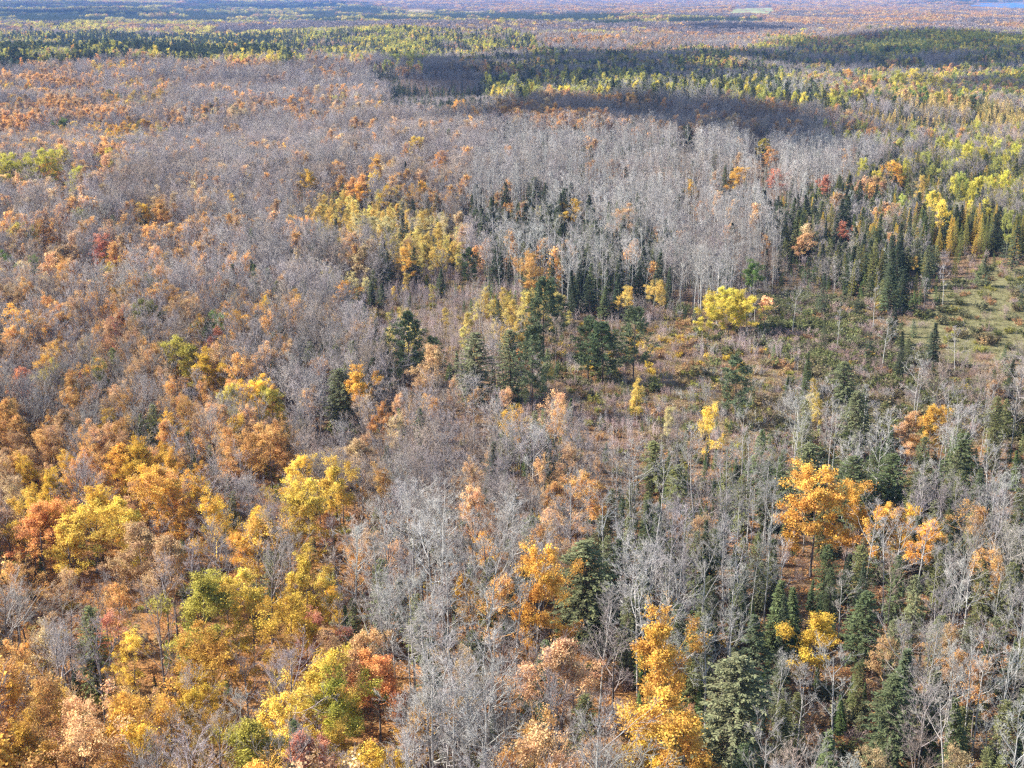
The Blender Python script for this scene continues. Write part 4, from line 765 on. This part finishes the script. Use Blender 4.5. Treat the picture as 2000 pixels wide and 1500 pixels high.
pal = {'meadow': [(.22, .20, .085), (.30, .27, .14), (.15, .15, .06), (.26, .20, .10)], 'clearing': [(.32, .24, .11), (.38, .32, .14), (.28, .18, .09), (.28, .28, .09)], 'thicket': [(.19, .17, .08), (.24, .21, .10)]}
pn = vnoise(x, y, 5, 55)*.6+.4*rng.rand(n_)
tl = np.array([(lambda p: p[min(int(q*len(p)), len(p)-1)])(pal.get(a_, [(.30, .23, .11), (.34, .27, .14), (.24, .21, .09)])) for a_, q in zip(zn, pn)])*(.8+.4*rng.rand(n_, 1)); s = np.where(zn == 'meadow', .8, 1.15)*(.55+.9*rng.rand(n_)*vnoise(x, y, 6, 58)*1.6)
scatter('dry_grass', 'tufted dry grass and sedge covering the open ground', 'grass', x, y, z, rng.rand(n_)*6.28, np.c_[s*1.1, s*1.1, s], rng.randint(0, 4, n_), tl, [c for t, c in NEAR['tuft']])

# ------------------------------------------------------------------ forest beyond 1.3 km: small crown groups
def far_clump(seed, mode):
    rg = np.random.RandomState(seed); b = MB(); k = 5
    for q in range(k):
        cx, cy_ = rg.uniform(-6.5, 6.5, 2); H = (15, 15, 18)[mode]*(.75+.4*rg.rand()); R = (3.6, 3.8, 2.1)[mode]*(.8+.4*rg.rand()); n_ = (70, 60, 46)[mode]; cv = rg.rand()
        if mode == 2:
            t = rg.rand(n_)**.8; a = rg.rand(n_)*6.283; rr = R*(1-t); C = np.stack([cx+np.cos(a)*rr*.55, cy_+np.sin(a)*rr*.55, H*(.1+.88*t)], 1); U = unit(np.stack([np.cos(a), np.sin(a), np.full(n_, -.3)], 1)); nrm = unit(np.stack([np.cos(a), np.sin(a), np.full(n_, .9)], 1)+rg.randn(n_, 3)*.3)
            b.kites(C, U, unit(np.cross(nrm, U)), 1.3*(1.25-t), 1.1*(1.2-t), 0, np.clip(.5*rg.rand(n_)+.5*cv, 0, 1))
        else:
            d = rand_unit(rg, n_); d[:, 2] = np.abs(d[:, 2])*1.1-.35; C = np.array([cx, cy_, H*.62])+d*np.array([R, R, H*.36])*(.75+.3*rg.rand(n_, 1)); nrm = unit(d+rg.randn(n_, 3)*.45); U = unit(np.cross(nrm, rand_unit(rg, n_)))
            if mode == 1: b.kites(C, U, np.cross(nrm, U), 1.7, 1.5, 0, np.clip(.5*rg.rand(n_)+.5*cv, 0, 1))
            else: U = unit(d+rg.randn(n_, 3)*.35); b.kites(C-U, U, unit(np.cross(U, rand_unit(rg, n_))), 2.3, .55, 0, np.clip(.5*rg.rand(n_)+.5*cv, 0, 1))
    return b.mesh('crown_group', [(M['twig'], M['leaf'], M['needle'])[mode]])
FZ = [
 (None, dict(B=.55, O=.38, S=.07)),
 ([(-500, 70), (330, 66), (560, 60), (2500, 62), (2500, 45), (1500, 40), (800, 36), (-500, 34)], dict(B=.84, O=.10, S=.04, L=.02)),
 ([(-500, 95), (560, 95), (540, 60), (300, 54), (-500, 50)], dict(S=.46, L=.32, O=.08, B=.14)),
 ([(-500, 62), (140, 62), (420, 58), (430, 44), (-500, 40)], dict(S=.30, L=.22, O=.22, B=.26)),
 ([(-500, 47), (520, 44), (560, 30), (-500, 28)], dict(S=.66, L=.2, B=.14)),
 ([(-500, 36), (560, 41), (1000, 42), (1270, 44), (1510, 42), (1500, 33), (1000, 23), (760, 14), (660, 4), (500, 8), (-500, 13)], dict(S=.93, L=.05, O=.02)),
 ([(-500, 14), (560, 10), (640, -30), (-500, -30)], dict(S=.70, O=.14, L=.16)),
 ([(1480, 46), (2500, 46), (2500, -20), (1540, -20)], dict(O=.50, B=.40, S=.10)),
 ([(1500, 58), (2500, 62), (2500, 48), (1500, 44)], dict(B=.72, O=.24, S=.04)),
 ([(1800, 8), (2500, 8), (2500, -30), (1800, -30)], dict(S=.9, O=.1)),
 ([(520, 70), (1060, 72), (1240, 76), (1250, 64), (1060, 59), (700, 53), (530, 58)], dict(L=.74, S=.2, B=.06)),
 ([(1050, 95), (2500, 95), (2500, 66), (1900, 62), (1540, 68), (1250, 78)], dict(V=.42, S=.28, L=.08, B=.22)),
]
FCOL = dict(B=(0, [(.26, .225, .215), (.24, .205, .205), (.28, .225, .20)]), O=(1, [(.46, .27, .12), (.42, .24, .13), (.46, .32, .14)]), S=(2, [(.05, .068, .042), (.06, .08, .045)]), L=(1, [(.50, .42, .09), (.42, .38, .10), (.56, .45, .12)]), V=(1, [(.22, .21, .06), (.30, .25, .06)]))
acc = {0: [], 1: [], 2: []}
for y0, y1, s, k2 in ((2480, 4200, 14.5, 1.), (4200, 7000, 21, 1.4), (7000, 16000, 44, 2.4)):
    x, y = grid(y0, y1, s); z = ground_z(x, y); px, py, dp = project(x, y, z+13); k = (px > -300) & (px < 2300); x, y, z, px, py = x[k], y[k], z[k], px[k], py[k]
    pg, qg, _ = project(x, y, z); bad = np.zeros(len(x), bool)
    for pp in FIELD_PX+[LAKE_PX]: bad |= inside(pg, qg, pp) | inside(px, py, pp)
    a_ = px+(vnoise(x, y, 130, 61)-.5)*60; b_ = py+(vnoise(x, y, 130, 62)-.5)*5; zi = np.zeros(len(x), int)
    for i, (poly, _) in enumerate(FZ):
        if poly: zi[inside(a_, b_, poly)] = i
    v = .45*rng.rand(len(x))+.55*np.clip((vnoise(x, y, 120, 63)-.5)*1.8+.5, 0, .999)
    for i, (_, mixd) in enumerate(FZ):
        m = np.flatnonzero((zi == i) & ~bad)
        if not len(m): continue
        ks = list(mixd); cum = np.cumsum([mixd[q] for q in ks]); r = np.argsort(np.argsort(v[m]))/len(m); pick = np.searchsorted(cum/cum[-1], np.clip(r, 0, .9999), side='right').clip(0, len(ks)-1)
        for q, kk in enumerate(ks):
            mm = m[pick == q]; mode, cols = FCOL[kk]
            if len(mm): acc[mode].append(np.c_[x[mm], y[mm], z[mm], np.full(len(mm), k2), np.array(cols)[rng.randint(0, len(cols), len(mm))]*(.8+.4*rng.rand(len(mm), 1))])
for mode, nme in ((0, 'distant_bare_forest'), (1, 'distant_leafy_forest'), (2, 'distant_conifer_forest')):
    A_ = np.concatenate(acc[mode]); q = len(A_); s = .85+.35*rng.rand(q)
    scatter(nme, {0: 'far grey-lavender leafless forest toward the horizon', 1: 'far orange and lime leafy forest toward the horizon', 2: 'far dark blue-green conifer forest toward the horizon'}[mode], 'forest', A_[:, 0], A_[:, 1], A_[:, 2], rng.rand(q)*6.28, np.c_[A_[:, 3]*s, A_[:, 3]*s, s*(1+.25*(A_[:, 3]-1))], rng.randint(0, 4, q), A_[:, 4:7], [far_clump(1000+mode*10+i, mode) for i in range(4)])

# ------------------------------------------------------------------ white house at the edge of the far spruces
hx, hy = unproject(30, 128, 2.0); hz = float(ground_z(hx, hy))
house = link('house', None); house.location = (hx, hy, hz); house.rotation_euler = (0, 0, .35)
tag(house, 'small white gabled house half hidden by dark spruces', 'house')
def box(b, x0, x1, y0, y1, z0, z1):
    b.add([(x0, y0, z0), (x1, y0, z0), (x1, y1, z0), (x0, y1, z0), (x0, y0, z1), (x1, y0, z1), (x1, y1, z1), (x0, y1, z1)], [(0, 3, 2, 1), (4, 5, 6, 7), (0, 1, 5, 4), (1, 2, 6, 5), (2, 3, 7, 6), (3, 0, 4, 7)])
b = MB(); box(b, -5, 5, -4, 4, -.5, 4.2); b.add([(-5, -4, 4.2), (5, -4, 4.2), (0, -4, 7.6), (-5, 4, 4.2), (5, 4, 4.2), (0, 4, 7.6)], [(0, 1, 2), (5, 4, 3)]); link('wall', b.mesh('wall', [plain('white_siding', (.78, .78, .78))]), house)
b = MB()
for sg in (-1, 1):
    P = [(0, -4.5, 7.65), (sg*5.6, -4.5, 3.85), (sg*5.6, 4.5, 3.85), (0, 4.5, 7.65)]; b.add(P+[(p[0], p[1], p[2]+.25) for p in P], [(0, 1, 2, 3), (4, 5, 6, 7), (0, 1, 5, 4), (1, 2, 6, 5), (2, 3, 7, 6), (3, 0, 4, 7)])
link('roof', b.mesh('roof', [plain('pale_metal_roof', (.62, .64, .70))]), house)
for wx, wz in ((-2.8, 1.4), (2.8, 1.4), (0, 4.4)):
    b = MB(); box(b, wx-.6, wx+.6, -4.06, -3.98, wz, wz+1.3); link('window', b.mesh('window', [plain('window_glass', (.03, .04, .05), .1, .5)]), house)
b = MB(); box(b, -.5, .5, -4.06, -3.98, -.2, 2.1); link('door', b.mesh('door', [plain('door_paint', (.10, .06, .04))]), house)

# ------------------------------------------------------------------ fair-weather clouds whose shadows lie on the land
mc, n, out = new_mat('cloud_vapour'); df = N(n, 'ShaderNodeBsdfDiffuse'); df.inputs[0].default_value = (.9, .9, .9, 1); n.links.new(df.outputs[0], out.inputs[0])
import bmesh
def cloud(outline, alt, seed, fill=2.6):
    """puffs over the outline (photo pixels of the shaded tree tops), moved up along the sun's direction"""
    rg = np.random.RandomState(seed); bm = bmesh.new(); off = SUNV*(alt/SUNV[2]); P = np.array([unproject(px, py, 13) for px, py in outline]); c = P.mean(0)
    lo_, hi_ = P.min(0), P.max(0); ar = .5*abs(np.dot(P[:, 0], np.roll(P[:, 1], 1))-np.dot(P[:, 1], np.roll(P[:, 0], 1))); r0 = .13*math.sqrt(ar)
    nb = int(min(max(fill*ar/(math.pi*r0*r0*1.3), 12), 160)); i = 0
    while i < nb:
        q = lo_+(hi_-lo_)*rg.rand(2)
        if not inside(q[None, 0], q[None, 1], [tuple(p) for p in P])[0]: continue
        i += 1; r = r0*(.55+.8*rg.rand()); m = bmesh.ops.create_icosphere(bm, subdivisions=2, radius=1.0)
        for v in m['verts']:
            d = v.co.copy(); k = 1+.2*math.sin(d.x*5+i)*math.sin(d.y*4+2*i)*math.cos(d.z*6)
            v.co = Vector((q[0]-c[0]+d.x*r*1.3*k, q[1]-c[1]+d.y*r*k, max(d.z, -.35)*r*.6*k))
    me = bpy.data.meshes.new('cloud'); bm.to_mesh(me); bm.free(); me.materials.append(mc)
    o = link('cloud', me); o.location = (c[0]+off[0], c[1]+off[1], alt+off[2]*0+float(ground_z(*c))+13); return o
CL = [([(980, 232), (1060, 186), (1300, 184), (1500, 196), (1640, 225), (1690, 285), (1560, 282), (1400, 250), (1180, 240)], 'over the shaded ridge'),
      ([(780, 122), (880, 108), (1020, 128), (1020, 162), (860, 168)], 'over the swamp'),
      ([(1020, 122), (1100, 100), (1260, 96), (1420, 100), (1500, 128), (1380, 150), (1100, 150)], 'over the shaded wood belt'),
      ([(1520, 84), (1640, 66), (1950, 66), (2250, 74), (2250, 118), (1800, 122), (1560, 130)], 'over the olive forest belt'),
      ([(1340, 56), (1380, 48), (1500, 49), (1530, 56)], 'over the far grey wood'),
      ([(1880, 180), (1940, 150), (2200, 145), (2200, 185)], 'over the wood behind the larches'),
      ([(-300, 26), (60, 20), (300, 16), (280, 28), (-100, 33)], 'over the far conifer plain'), ([(-300, 14), (0, 6), (500, 5), (620, 9), (400, 14)], 'over the farthest plain')]
for i, (ol, wd_) in enumerate(CL):
    tag(cloud(ol, 2400, 40+i), f'white flat-bottomed cloud casting its shade {wd_}', 'cloud', kind='thing')

# ------------------------------------------------------------------ haze
if HAZE_DENSITY:
    b = MB(); box(b, -30000, 30000, -30000, 30000, -60, 110); mh, n, out = new_mat('haze_air'); v = N(n, 'ShaderNodeVolumePrincipled'); v.inputs['Color'].default_value = (.26, .47, 1, 1); v.inputs['Density'].default_value = HAZE_DENSITY; v.inputs['Anisotropy'].default_value = .1
    n.links.new(v.outputs[0], out.inputs['Volume']); tag(link('haze', b.mesh('haze', [mh])), 'thin bluish haze in the air over the forest', 'haze', kind='stuff')
print('TREES', nt_, 'own', int(own.sum()), {c: int((own & (LK == i)).sum()) for i, c in enumerate(codes)}, 'tris', sum(len(m.loops)-2*len(m.polygons) for m in bpy.data.meshes))
